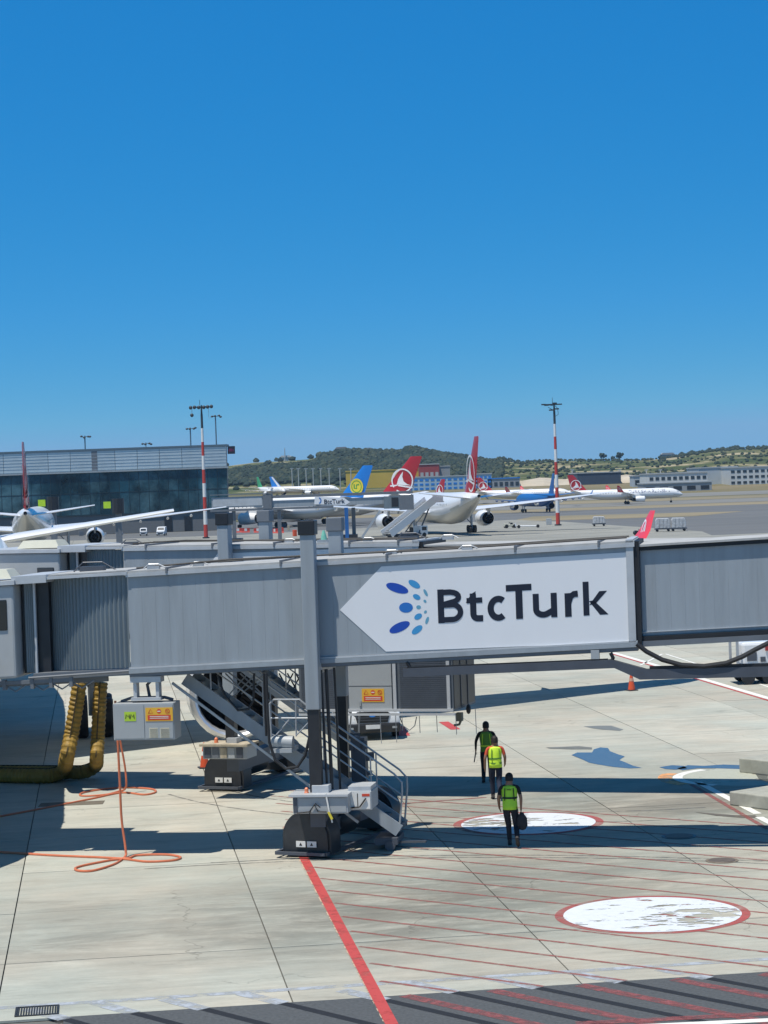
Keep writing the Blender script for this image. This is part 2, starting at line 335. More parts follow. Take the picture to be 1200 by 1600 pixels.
# concrete apron slabs, 5 m, turned 7.3 degrees
TH = R(7.3); UX = Vector((math.cos(TH), math.sin(TH), 0)); VX = Vector((-math.sin(TH), math.cos(TH), 0)); O0 = Vector((-3.05, 47.35, 0))
def uv(u, v, z=0.0): return O0 + UX*u + VX*v + Vector((0, 0, z))
def to_uv(p): d = Vector(p)-O0; return d.dot(UX), d.dot(VX)
STAINS = [(*gnd(900, 1390)[:2], 10, .84), (*gnd(1000, 1230)[:2], 12, .86), (*gnd(250, 1500)[:2], 7, .86), (*gnd(800, 1385)[:2], 5.5, .66), (*gnd(700, 1262)[:2], 5, .70), (*gnd(1090, 1255)[:2], 5, .62), (*gnd(590, 1440)[:2], 4.5, .62), (*gnd(130, 1450)[:2], 5, .80), (*gnd(440, 1400)[:2], 3, .82), (*gnd(880, 1090)[:2], 12, .85)]
def slab_mat():
    m = bpy.data.materials.new('apron_concrete'); m.use_nodes = True; n = m.node_tree.nodes; l = m.node_tree.links; b = n['Principled BSDF']
    b.inputs['Roughness'].default_value = .85; b.inputs['Specular IOR Level'].default_value = .25
    g = n.new('ShaderNodeNewGeometry'); mp = n.new('ShaderNodeMapping'); mp.inputs['Rotation'].default_value = (0, 0, -TH); l.new(g.outputs['Position'], mp.inputs[0])
    def noise(sc, st=(1, 1, 1), det=6, ro=.6, dist=0):
        q = n.new('ShaderNodeMapping'); q.inputs['Scale'].default_value = st; l.new(mp.outputs[0], q.inputs[0])
        t = n.new('ShaderNodeTexNoise'); t.inputs['Scale'].default_value = sc; t.inputs['Detail'].default_value = det; t.inputs['Roughness'].default_value = ro; t.inputs['Distortion'].default_value = dist
        l.new(q.outputs[0], t.inputs['Vector']); return t.outputs[0]
    def rng(s, a, b_, c, d):
        r_ = n.new('ShaderNodeMapRange'); r_.inputs[1].default_value = a; r_.inputs[2].default_value = b_; r_.inputs[3].default_value = c; r_.inputs[4].default_value = d; l.new(s, r_.inputs[0]); return r_.outputs[0]
    def mul(a, b_):
        q = n.new('ShaderNodeMath'); q.operation = 'MULTIPLY'; l.new(a, q.inputs[0]); l.new(b_, q.inputs[1]); return q.outputs[0]
    oi = n.new('ShaderNodeObjectInfo')
    v = mul(rng(noise(.5), .3, .7, .90, 1.09), rng(noise(1.3, (.35, 2.2, 1), 8, .7), .3, .75, 1.10, .86))
    v = mul(v, rng(noise(14, (.5, 1, 1), 4, .7), .3, .7, .95, 1.05))
    v = mul(v, rng(noise(.45, (.5, 1.6, 1), 9, .72, .6), .55, .72, 1.0, .70))      # smears and old oil
    v = mul(v, rng(noise(3, (.12, 3.5, 1), 5, .7), .56, .70, 1.0, .80))           # scuffs
    v = mul(v, rng(oi.outputs['Random'], 0, 1, .90, 1.06))
    v = mul(v, rng(noise(7, (.25, 1.2, 1), 9, .78), .60, .78, 1.0, .78))          # small scuffs and drips
    vo = n.new('ShaderNodeTexVoronoi'); vo.feature = 'DISTANCE_TO_EDGE'; vo.inputs['Scale'].default_value = .16
    wq = n.new('ShaderNodeVectorMath'); wq.operation = 'ADD'; nz = n.new('ShaderNodeTexNoise'); nz.inputs['Scale'].default_value = 1.2; nz.inputs['Detail'].default_value = 4
    l.new(mp.outputs[0], nz.inputs['Vector']); l.new(mp.outputs[0], wq.inputs[0]); l.new(nz.outputs['Color'], wq.inputs[1]); l.new(wq.outputs[0], vo.inputs['Vector'])
    ck = n.new('ShaderNodeMath'); ck.operation = 'MAXIMUM'; l.new(rng(vo.outputs['Distance'], .0012, .0035, .72, 1), ck.inputs[0]); l.new(rng(noise(.3), .50, .56, 1, .72), ck.inputs[1]); v = mul(v, ck.outputs[0])   # hairline cracks here and there
    for (sx_, sy_, r0_, k_) in STAINS:                                               # old oil and rubber round the stand
        vd = n.new('ShaderNodeVectorMath'); vd.operation = 'DISTANCE'; vd.inputs[1].default_value = (sx_, sy_, 0); l.new(g.outputs['Position'], vd.inputs[0])
        q_ = mul(rng(vd.outputs['Value'], 0, r0_, 1, 0), rng(noise(.9, (.5, 1.3, 1), 8, .7, .5), .30, .55, .15, 1))
        v = mul(v, rng(q_, 0, .7, 1, k_))
    mx = n.new('ShaderNodeMix'); mx.data_type = 'RGBA'; l.new(rng(noise(.22), .35, .65, 0, 1), mx.inputs[0])
    mx.inputs[6].default_value = (.405, .42, .365, 1); mx.inputs[7].default_value = (.46, .425, .35, 1)
    hv = n.new('ShaderNodeHueSaturation'); l.new(mx.outputs[2], hv.inputs['Color']); l.new(v, hv.inputs['Value'])
    l.new(hv.outputs[0], b.inputs['Base Color'])
    bp = n.new('ShaderNodeBump'); bp.inputs['Strength'].default_value = .25; bp.inputs['Distance'].default_value = .01; l.new(noise(30, (1, 1, 1), 3), bp.inputs['Height']); l.new(bp.outputs[0], b.inputs['Normal'])
    return m
SLM = slab_mat(); K['slab'] = SLM
ap = MB()
# joint bed under the slabs and the plain far apron
ap.use(mat('joint_filler', (.13, .13, .12), .9))
ap.poly([uv(-70, -60, -.05), uv(70, -60, -.05), uv(70, 78, -.05), uv(-70, 78, -.05)])
apron = ap.build('apron'); apron['kind'] = 'structure'
sl = MB(); h = 2.487
sl.add([(-h, -h, 0), (h, -h, 0), (h, h, 0), (-h, h, 0), (-h-.0, -h, -.04), (h, -h, -.04), (h, h, -.04), (-h, h, -.04)],
       [(0, 1, 2, 3), (0, 4, 5, 1), (1, 5, 6, 2), (2, 6, 7, 3), (3, 7, 4, 0)])
slab_me = sl.mesh('concrete_slab', SLM)
VA = -9.55            # where the concrete ends and the asphalt begins
for i in range(-8, 9):
    for j in range(-2, 16):
        if j == -2: continue
        c = uv(5*i+2.5, 5*j+2.5)
        if abs(c.x) > 4+c.y*.20+5: continue
        if j == -1 or True:
            inst('concrete_slab', slab_me, apron, (c.x, c.y, random.uniform(-.003, .003)), TH)
# the short row next to the asphalt
sr = MB(); e0, e1 = -9.55+.0, -5.018
ssm = MB(); hh = (e1-e0)/2
ssm.add([(-h, -hh, 0), (h, -hh, 0), (h, hh, 0), (-h, hh, 0), (-h, -hh, -.04), (h, -hh, -.04), (h, hh, -.04), (-h, hh, -.04)],
       [(0, 1, 2, 3), (0, 4, 5, 1), (1, 5, 6, 2), (2, 6, 7, 3), (3, 7, 4, 0)])
ssme = ssm.mesh('concrete_slab', SLM)
for i in range(-4, 4):
    c = uv(5*i+2.5, (e0+e1)/2); inst('concrete_slab', ssme, apron, (c.x, c.y, 0), TH)
# far apron: one sheet, its joints in the material
def far_concrete():
    m = bpy.data.materials.new('apron_concrete_far'); m.use_nodes = True; n = m.node_tree.nodes; l = m.node_tree.links; b = n['Principled BSDF']
    b.inputs['Roughness'].default_value = .85; b.inputs['Specular IOR Level'].default_value = .2
    g = n.new('ShaderNodeNewGeometry'); mp = n.new('ShaderNodeMapping'); mp.inputs['Rotation'].default_value = (0, 0, -TH); l.new(g.outputs['Position'], mp.inputs[0])
    bt = n.new('ShaderNodeTexBrick'); bt.offset = 0; bt.inputs['Scale'].default_value = 1; bt.inputs['Brick Width'].default_value = 5; bt.inputs['Row Height'].default_value = 5
    bt.inputs['Mortar Size'].default_value = .05; bt.inputs['Color1'].default_value = (.30, .295, .26, 1); bt.inputs['Color2'].default_value = (.26, .26, .235, 1); bt.inputs['Mortar'].default_value = (.17, .17, .15, 1)
    l.new(mp.outputs[0], bt.inputs['Vector'])
    no = n.new('ShaderNodeTexNoise'); no.inputs['Scale'].default_value = .06; no.inputs['Detail'].default_value = 9; mp2 = n.new('ShaderNodeMapping'); mp2.inputs['Scale'].default_value = (.4, 1.5, 1)
    l.new(mp.outputs[0], mp2.inputs[0]); l.new(mp2.outputs[0], no.inputs['Vector'])
    mr = n.new('ShaderNodeMapRange'); mr.inputs[1].default_value = .3; mr.inputs[2].default_value = .7; mr.inputs[3].default_value = .82; mr.inputs[4].default_value = 1.08; l.new(no.outputs[0], mr.inputs[0])
    hv = n.new('ShaderNodeHueSaturation'); l.new(bt.outputs[0], hv.inputs['Color']); l.new(mr.outputs[0], hv.inputs['Value']); l.new(hv.outputs[0], b.inputs['Base Color']); return m
FC = far_concrete()
def sheet(name, pts, m, dz, par=None, kind='structure'):
    b = MB(); 
    def cut(P, Y, keep):
        o = []
        for a, c in zip(P, P[1:]+P[:1]):
            ka, kc = (a[1] <= Y) == keep, (c[1] <= Y) == keep
            if ka: o.append(a)
            if ka != kc and a[1] != c[1]:
                t = (Y-a[1])/(c[1]-a[1]); o.append((a[0]+(c[0]-a[0])*t, Y))
        return o
    P = [(p[0], p[1]) for p in pts]
    for (ya, _), (yb, _) in zip(PROF, PROF[1:]):
        q = cut(P, yb, True); q = cut(q, ya, False) if q else q
        if len(q) >= 3: b.poly([(x, y, gz(y)+dz) for x, y in q])
    o = b.build(name, m, par)
    if kind and not par: o['kind'] = kind
    return o
E1, E2, E3 = gnd(1112, 836), gnd(1097, 830), gnd(880, 815)
a0, a1 = uv(-70, 77.9), uv(70, 77.9)
sheet('apron_far', [a0, a1, (60, 330), E1, E2, E3, gnd(800, 812), (-30, 470), (-330, 480), (-330, 150), (-90, 100)], FC, -.03)
ASP = mat('taxiway_asphalt', (.135, .142, .148), .95, spec=.08, var=.12, scale=.05, dirt_refl=(.2, .2, .2), dirt_refl_amt=.5, stretch=(.3, 1.5, 1))
sheet('taxiway', [(a1.x, a1.y+1), (330, 120), (480, 500), (500, 640), (140, 700), (-150, 720), (-330, 740), (-330, 482), (-200, 478), (-30, 471), gnd(800, 811.9), gnd(880, 814.9), gnd(1097, 829.9), (E1.x, E1.y)], ASP, -.06)
AS2 = mat('runway_asphalt', (.20, .20, .19), .95, spec=.08, var=.12, scale=.03, stretch=(.2, 1.5, 1))
sheet('taxiway_crossing', [(-200, 795), (500, 775), (500, 910), (-200, 905)], AS2, -.05)
sheet('runway', [(-900, 1010), (900, 1010), (900, 1070), (-900, 1070)], AS2, -.04)
STR = mat('dry_grass', (.235, .195, .12), .95, var=.2, scale=.03, stretch=(.25, 1.5, 1), dirt_refl=(.09, .10, .045), dirt_refl_amt=.7)
sheet('grass_strip', [(-20, 705), (140, 702), (500, 642), (500, 765), (150, 780), (-20, 790)], STR, -.055)
sheet('grass_strip', [(-20, 912), (500, 915), (500, 1005), (-20, 1005)], STR, -.055)
sheet('grass_strip', [(28, 520), (70, 508), (90, 560), (40, 600)], STR, -.04)

# asphalt strip in the foreground and everything painted on the pavement
AF = mat('asphalt_dark', (.072, .078, .082), .85, var=.25, scale=14, bump=.4, dirt_refl=(.085, .085, .09), dirt_refl_amt=.5)
sheet('asphalt_strip', [uv(-3.85, VA), uv(22, VA), uv(22, -30), uv(-3.85, -30)], AF, .002)
REDL = paint_worn('line_red', (.46, .06, .055), .62, scale=3, lo=.3, soft=.10)
REDR = paint_worn('ring_red', (.42, .085, .08), .51, scale=1.1, lo=.2, soft=.16)
REDT = paint_worn('line_red_thin', (.30, .095, .08), .51, scale=5, lo=.25, soft=.14)
REDW = paint_worn('line_red_wide', (.28, .085, .085), .50, scale=6, lo=.15, soft=.16)
WHL = paint_worn('line_white', (.72, .71, .66), .66, scale=4, lo=.2)
BLS = mat('line_blackout', (.012, .013, .016), .7)
GRP = paint_worn('blackout_grey', (.38, .41, .45), .52, scale=3, lo=.1, soft=.1)
def line(name, a, b, wd, m, dz=.006):
    a = Vector((a[0], a[1], 0)); b = Vector((b[0], b[1], 0)); d = (b-a).normalized(); nn = Vector((-d.y, d.x, 0))*wd/2
    return sheet(name, [a-nn, b-nn, b+nn, a+nn], m, dz)
rA, rB = Vector((-2.45, 54.2, 0)), Vector((-.0, 35.2, 0))
line('red_safety_line', gnd(449, 1292), gnd(614, 1604), .21, REDL, .010)
line('red_line_edge', gnd(443, 1292)-Vector((.03, 0, 0)), gnd(604, 1604)-Vector((.0, 0, 0)), .04, paint_worn('line_edge_orange', (.5, .36, .26), .50, scale=4, lo=.1), .008)
hd = Vector((1, -.775, 0)).normalized()
def redx(Y):  # x of the red line at a given Y
    t = (Y-rA.y)/(rB.y-rA.y); return rA.x+(rB.x-rA.x)*t
def hatch(name, y0, x_end, wd, m, vmin=None, vmax=None, dz=.006):
    """one diagonal stroke that starts on the red line"""
    P = Vector((-.28, y0, 0)); t = -8.0
    while True:
        q = P+hd*t
        if q.x >= redx(q.y)+.15: break
        t += .02
        if t > 20: return
    a = q; b = a.copy()
    while b.x < x_end:
        b = b+hd*.05
        u_, v_ = to_uv(b)
        if vmin is not None and v_ < vmin: break
        if v_ < -14: break
    if vmax is not None:
        while to_uv(a)[1] > vmax: a = a+hd*.05
    if (b-a).length > .3 and (b-a).dot(hd) > 0: line(name, a, b, wd, m, dz)
for k in range(-8, 13):
    hatch('red_hatch_line', 45.88+1.34*k, 9.6, .10, REDT, vmin=VA)
hd2 = Vector((1, -1.13, 0)).normalized()
for x_ in (632, 768, 906, 1053, 1190):
    p = gnd(x_, 1588-(x_-100)*.0605); line('red_hatch_line', p, p+hd2*8, .26, REDW, .007)
for (x, y) in [(103, 1593), (210, 1583), (320, 1577), (443, 1568), (603, 1563), (712, 1551), (842, 1544), (971, 1535), (1108, 1529)]:
    p = gnd(x, y); a = p.copy()
    line('black_hatch_line', p, p+hd2*8, .19, BLS, .0045)
    line('grey_hatch_line', p-hd2*1.15, p-hd2*.02, .30, GRP, .005)
sheet('grey_border_paint', [uv(-12, VA+.86), uv(13, VA+.86), uv(13, VA+1.08), uv(-12, VA+1.08)], GRP, .004)
line('white_edge_line', gnd(1000, 1604), gnd(1210, 1594), .22, WHL, .008)
line('red_edge_line', gnd(900, 1600), gnd(1210, 1584), .25, REDW, .009)
def ring(name, c, r0, r1, m, dz, a0=0, a1=360, n=72):
    b = MB(); k0 = [(c[0]+math.cos(R(a0+(a1-a0)*i/n))*r0, c[1]+math.sin(R(a0+(a1-a0)*i/n))*r0, dz) for i in range(n+1)]
    k1 = [(c[0]+math.cos(R(a0+(a1-a0)*i/n))*r1, c[1]+math.sin(R(a0+(a1-a0)*i/n))*r1, dz) for i in range(n+1)]
    b.add(k0+k1, [(i, i+1, n+2+i, n+1+i) for i in range(n)]); o = b.build(name, m); o['kind'] = 'structure'; return o
def disc(name, c, r_, m, dz, n=64, sx=1.0):
    b = MB(); b.poly([(c[0]+math.cos(2*math.pi*i/n)*r_*sx, c[1]+math.sin(2*math.pi*i/n)*r_, dz) for i in range(n)]); o = b.build(name, m); o['kind'] = 'structure'; return o
def WHC(px, py, k): q = gnd(px, py); return paint_worn('circle_white_'+k, (.62, .65, .68), .60, scale=2.0, stretch=(.7, 1.5, 1), soft=.015, worn_at=(q.x, q.y, 1.5, .17))
c1, c2 = (5.04, 44.33), (3.37, 56.5)
disc('white_circle', c1, 1.76, WHC(1092, 1430, 'near'), .010); ring('red_ring', c1, 1.74, 1.93, REDR, .008)
disc('white_circle', c2, 1.70, WHC(780, 1284, 'far'), .010); ring('red_ring', c2, 1.68, 1.90, REDR, .008)
c3 = (10.05, 63.7)
disc('worn_circle', c3, 1.95, paint_worn('circle_grey', (.40, .41, .34), .62, scale=1.5, soft=.02), .007)
ring('white_arc', c3, 1.8, 2.08, WHL, .009, 120, 235); ring('orange_arc', c3, 2.1, 2.5, paint_worn('arc_orange', (.7, .33, .13), .52, scale=2, lo=.1), .008, 150, 215)
line('white_guide_line', gnd(1090, 1222), gnd(1184, 1272), .22, WHL, .009)
line('red_guide_line', gnd(1080, 1226), gnd(1200, 1296), .14, REDT, .008)
line('white_guide_line', gnd(1186, 1277), gnd(1215, 1292), .22, WHL, .009)
line('white_guide_line', gnd(958, 1020), gnd(1210, 1094), .30, WHL, .009)
line('red_guide_line', gnd(954, 1021), gnd(1208, 1097), .12, REDL, .008)
line('white_guide_line', gnd(1040, 1022), gnd(1215, 1078), .12, WHL, .009)
line('white_guide_line', gnd(1035, 1022), gnd(1000, 1040), .12, WHL, .009)
line('red_guide_line', gnd(600, 1258), gnd(760, 1246), .14, REDT, .008)
line('red_guide_line', gnd(448, 1290), gnd(640, 1255), .14, REDT, .008)
line('red_mark', gnd(693, 1128), gnd(712, 1140), .35, REDL, .008)
line('red_mark', gnd(622, 1135), gnd(632, 1150), .40, REDL, .008)
# puddles, damp and stains
TYR = paint_worn('tyre_rubber', (.13, .13, .125), .47, scale=3, lo=.0, soft=.2)
for cx_, cy_, r_, a0_, a1_ in ((-2, 30, 22, 62, 100), (-2, 30, 22.3, 60, 96), (6, 70, 12, 200, 280), (6, 70, 13.7, 205, 275)):
    ring('tyre_mark', (cx_, cy_), r_, r_+.10, TYR, .003+.0005*(cx_ > 0), a0_, a1_, 40)
def blob(name, pts, m, dz=.006): return sheet(name, [gnd(*p) for p in pts], m, dz)
WET = mat('water_film', (.10, .105, .10), .14, var=.1, scale=3, spec=.5)
STN = paint_worn('stain_damp', (.16, .165, .15), .60, scale=2, soft=.12, lo=.3)
PUD = [(893, 1180), (902, 1176), (925, 1176), (928, 1171), (938, 1168), (950, 1169), (953, 1174), (966, 1179), (976, 1182), (968, 1188), (976, 1191), (990, 1197), (1003, 1200), (984, 1201), (960, 1199), (935, 1195), (920, 1192), (910, 1187)]
blob('puddle', PUD, WET, .008)
blob('puddle', [(853, 1168), (880, 1167), (905, 1166), (925, 1168), (925, 1171), (890, 1171), (860, 1170)], STN)
blob('damp_patch', [(912, 1135), (935, 1134), (955, 1134), (974, 1140), (968, 1142), (940, 1140), (925, 1138)], mat('damp_concrete', (.17, .18, .17), .6, var=.1, scale=3))
blob('puddle', [(1058, 1201), (1075, 1196), (1100, 1197), (1130, 1195), (1158, 1196), (1175, 1202), (1200, 1212), (1200, 1222), (1186, 1218), (1180, 1209), (1155, 1202), (1120, 1201), (1090, 1201), (1066, 1204)], WET, .010)
blob('puddle', [(1030, 1199), (1050, 1196), (1068, 1197), (1074, 1201), (1055, 1203), (1040, 1202)], WET, .010)
blob('damp_patch', [(1085, 1269), (1110, 1271), (1150, 1274), (1180, 1274), (1184, 1278), (1160, 1278), (1120, 1275)], mat('rust_damp', (.13, .11, .08), .6, var=.2, scale=3))
# manholes and the drain
def manhole(px, py, r_, m, lab):
    p = gnd(px, py); t = thing('manhole_cover', lab, 'manhole cover', (p.x, p.y, 0), 0, 'manhole covers in the apron')
    b = MB(); b.lathe([(0, r_), (.012, r_), (.012, .001)], (0, 0, 0), (0, 0, 1), 28); b.build('frame', m, t)
    b = MB(); b.lathe([(.012, r_*.82), (.022, r_*.80), (.022, .001)], (0, 0, 0), (0, 0, 1), 28)
    b.build('lid', mat('cast_iron', (.15, .12, .095), .6, .3, .2, 8), t)
manhole(1128, 1345, .37, mat('rusty_frame', (.17, .14, .11), .8, var=.25, scale=5), 'brown round manhole cover in the sunlit concrete near the right edge')
manhole(1061, 1307, .42, K['blackp'], 'dark manhole cover lying in the front bridge shadow')
p = gnd(58, 1580); t = thing('drain_grate', 'dark slotted drain grate beside the asphalt strip', 'drain', (p.x, p.y, .006), TH)
b = MB(); b.box(-.36, .36, -.30, .30, -.04, -.02); b.build('sump', K['black'], t)
b = MB()
for q in ((-.37, .37, -.34, -.30), (-.37, .37, .30, .34), (-.37, -.33, -.30, .30), (.33, .37, -.30, .30)): b.box(q[0], q[1], q[2], q[3], -.02, .012)
b.build('frame', K['blackp'], t)
gm = MB().box(-.012, .012, -.30, .30, -.015, .008).mesh('slat', K['hood'])
for i in range(15): inst('slat', gm, t, (-.31+.044*i, 0, 0))
# concrete blocks on the right
def block(px, py, L_, W_, hgt, lab, dark=False):
    p = gnd(px, py); a = R(-52 if not dark else -54)
    t = thing('concrete_block', lab, 'concrete block', (p.x, p.y, 0), a, 'concrete blocks at the right edge')
    b = MB(); b.box(0, L_, 0, W_, 0, hgt); b.build('body', K['conc'], t, bevel=.03)
    if dark:
        b = MB(); b.box(1.5, 1.85, -.01, .6, .02, hgt+.01); b.build('rubber_pad', K['black'], t)
block(1155, 1207, 2.6, 2.2, .42, 'long grey concrete block standing in the puddle at the right edge')
block(1140, 1258, 2.8, 2.2, .36, 'grey concrete block with a black rubber pad, beside the white line', True)

# ================================================================ BOARDING BRIDGES
def glyph(ch, bold=.012):
    cu = bpy.data.curves.new('glyph', 'FONT'); cu.body = ch; cu.size = 1; cu.offset = bold; cu.resolution_u = 4
    o = bpy.data.objects.new('glyph', cu); C.objects.link(o); bpy.context.view_layer.update()
    me = bpy.data.meshes.new_from_object(o.evaluated_get(bpy.context.evaluated_depsgraph_get()))
    bpy.data.objects.remove(o); bpy.data.curves.remove(cu)
    vs = [tuple(v.co) for v in me.vertices]; fs = [tuple(p.vertices) for p in me.polygons]; bpy.data.meshes.remove(me)
    x0 = min(v[0] for v in vs); x1 = max(v[0] for v in vs); y0 = min(v[1] for v in vs); y1 = max(v[1] for v in vs)
    return [((v[0]-x0)/(x1-x0), (v[1]-y0)/(y1-y0)) for v in vs], fs
def stroke_poly(b, pts, wd, f):
    """a bent stroke of even width through 2-D points, as quads mapped by f"""
    L_, R_ = [], []
    for i, p in enumerate(pts):
        a = Vector(pts[max(i-1, 0)]); c = Vector(pts[min(i+1, len(pts)-1)]); d = (c-a).normalized(); n = Vector((-d.y, d.x))*wd/2
        L_.append(f(p[0]+n.x, p[1]+n.y)); R_.append(f(p[0]-n.x, p[1]-n.y))
    n = len(pts); b.kk = getattr(b, 'kk', 0)+1; off = Vector((0, -.0015*b.kk, 0))
    b.add([Vector(q)+off for q in L_+R_], [(i, i+1, n+i+1, n+i) for i in range(n-1)])
def arc2(cx, cy, r, a0, a1, n=14, ry=None):
    ry = ry or r
    return [(cx+r*math.cos(R(a0+(a1-a0)*i/n)), cy+ry*math.sin(R(a0+(a1-a0)*i/n))) for i in range(n+1)]
# humanist bold letters in a unit box (aspect kept by the caller), each a list of strokes
def letter_mesh(ch, f, w_, h_):
    """letter strokes in metres inside a w_ x h_ box, mapped by f"""
    s = h_*(.185 if ch in 'BT' else .175 if ch == 'k' else .25 if ch in 'cur' else .205); b = MB(); H_, W_ = h_, w_; e = s/2
    if ch == 'B':
        stroke_poly(b, [(e, 0), (e, H_)], s, f)
        up = [(e, H_-e), (W_*.50, H_-e)] + arc2(W_*.50, H_*.76-e*.1, W_*.32, 80, -80, 10, H_*.24-e) + [(e, H_*.53)]
        lo = [(e, H_*.53), (W_*.55, H_*.53)] + arc2(W_*.55, H_*.265+e*.5, W_*.45-e, 80, -80, 12, H_*.265-e*.45) + [(e, e)]
        stroke_poly(b, up, s*.88, f); stroke_poly(b, lo, s*.88, f)
    elif ch == 't':
        c = W_*.42; pts = [(c, H_*.93), (c, H_*.27)] + [(c+W_*.26+W_*.26*math.cos(a), H_*.25+(H_*.25-e)*math.sin(a)) for a in [R(180+10*i) for i in range(1, 10)]] + [(W_*.97, e*.95)]
        stroke_poly(b, pts, s, f); stroke_poly(b, [(W_*.05, H_*.70), (W_*.95, H_*.70)], s*.85, f)
        b.poly([f(0, H_*.64), f(c, H_*.64), f(c+e, H_), f(c-e*.4, H_*.92)])
    elif ch == 'c':
        stroke_poly(b, arc2(W_*.56, H_*.5, W_*.56-e, 52, 308, 22, H_*.5-e), s, f)
    elif ch == 'T':
        stroke_poly(b, [(0, H_-e), (W_, H_-e)], s, f); stroke_poly(b, [(W_*.5, 0), (W_*.5, H_-e)], s*1.08, f)
    elif ch == 'u':
        stroke_poly(b, [(e, H_), (e, H_*.36)] + arc2(W_*.43, H_*.36, W_*.43-e, 180, 300, 12, H_*.36-e) + [(W_-e, H_*.30)], s, f)
        stroke_poly(b, [(W_-e, 0), (W_-e, H_)], s, f)
    elif ch == 'r':
        stroke_poly(b, [(e, 0), (e, H_*.95)], s*1.05, f); stroke_poly(b, [(e, H_*.52), (W_*.42, H_*.80), (W_*.7, H_*.90), (W_, H_*.91)], s, f)
    elif ch == 'k':
        stroke_poly(b, [(e, 0), (e, H_)], s, f); g = lambda a, c: f(a, c)
        b.poly([f(s, H_*.30), f(W_*.66, H_*.70), f(W_*.97, H_*.70), f(W_*.50, H_*.34), f(s*1.0, H_*.40)][:4])
        b.poly([f(s, H_*.42), f(W_*.66, 0), f(W_, 0), f(W_*.42, H_*.44)])
    return b

BLUES = [('dot_deep', (.012, .07, .42)), ('dot_mid', (.02, .16, .52)), ('dot_light', (.05, .30, .60)), ('dot_pale', (.13, .36, .50))]
DOTM = [mat(n_, c_, .45, var=.03) for n_, c_ in BLUES]
DOTS = [(122, 147, 55, 21, 20, 0), (202, 128, 31, 15, 33, 2), (255, 168, 18, 7, 65, 3), (213, 188, 19, 12, 28, 2), (252, 208, 8, 6, 45, 3), (163, 238, 33, 24, 0, 1),
        (222, 236, 11, 9, 0, 3), (254, 258, 8, 6, -45, 3), (220, 280, 20, 13, -28, 2), (262, 298, 18, 7, -68, 3), (133, 330, 53, 21, -22, 0), (215, 342, 30, 15, -35, 2)]
def warning_plate(parent, x0, z0, x1, z1, y, red_bar=True):
    """a flat printed plate: yellow field, red no-entry disc, two small triangles, red bar"""
    W_, H_ = x1-x0, z1-z0
    b = MB(); b.box(x0, x1, y-.008, y, z0, z1); pl = b.build('warning_plate', K['signo'], parent)
    b = MB().use(K['signr']); yy = y-.011
    b.poly([(x0+W_*.08, yy, z0+H_*.08), (x1-W_*.08, yy, z0+H_*.08), (x1-W_*.08, yy, z0+H_*.46), (x0+W_*.08, yy, z0+H_*.46)])
    r_ = H_*.17; cx, cz = x0+W_*.5, z0+H_*.73
    b.poly([(cx+r_*math.cos(i*math.pi/8), yy, cz+r_*math.sin(i*math.pi/8)) for i in range(16)])
    tx = x0+W_*.19
    stroke_poly(b, [(tx-r_, cz-r_*.8), (tx, cz+r_), (tx+r_, cz-r_*.8), (tx-r_, cz-r_*.8)], r_*.28, lambda a, c: (a, yy, c))
    tx = x0+W_*.81
    stroke_poly(b, arc2(tx, cz, r_*.9, 0, 360, 14), r_*.28, lambda a, c: (a, yy, c)); stroke_poly(b, [(tx-r_*.6, cz+r_*.6), (tx+r_*.6, cz-r_*.6)], r_*.22, lambda a, c: (a, yy, c))
    b.use(K['refl']); b.poly([(cx-r_*.7, yy-.002, cz-r_*.2), (cx+r_*.7, yy-.002, cz-r_*.2), (cx+r_*.7, yy-.002, cz+r_*.2), (cx-r_*.7, yy-.002, cz+r_*.2)])
    for q in (.20, .32): b.box(x0+W_*.16, x1-W_*.16, yy-.003, yy-.002, z0+H_*q, z0+H_*(q+.045))
    b.build('print', None, pl); return pl

def wheel_guard(mb, c, yaw, wd, ht, dp):
    """black half-round guard, its open face along the axle direction"""
    ca, sa = math.cos(yaw), math.sin(yaw); ax = Vector((ca, sa, 0)); ay = Vector((-sa, ca, 0)); c = Vector(c)
    pf = [(-wd/2, 0)] + [(-wd/2*math.cos(R(a)), (ht-wd*.5)+wd*.5*math.sin(R(a))) for a in range(0, 181, 9)] + [(wd/2, 0)]
    mb.prism(pf, c-ay*dp/2, ax, (0, 0, 1), ay*dp)
    pf2 = [(x*.90, z*.93) for x, z in pf]
    mb.prism(pf2, c-ay*(dp/2+.05), ax, (0, 0, 1), ay*.06)

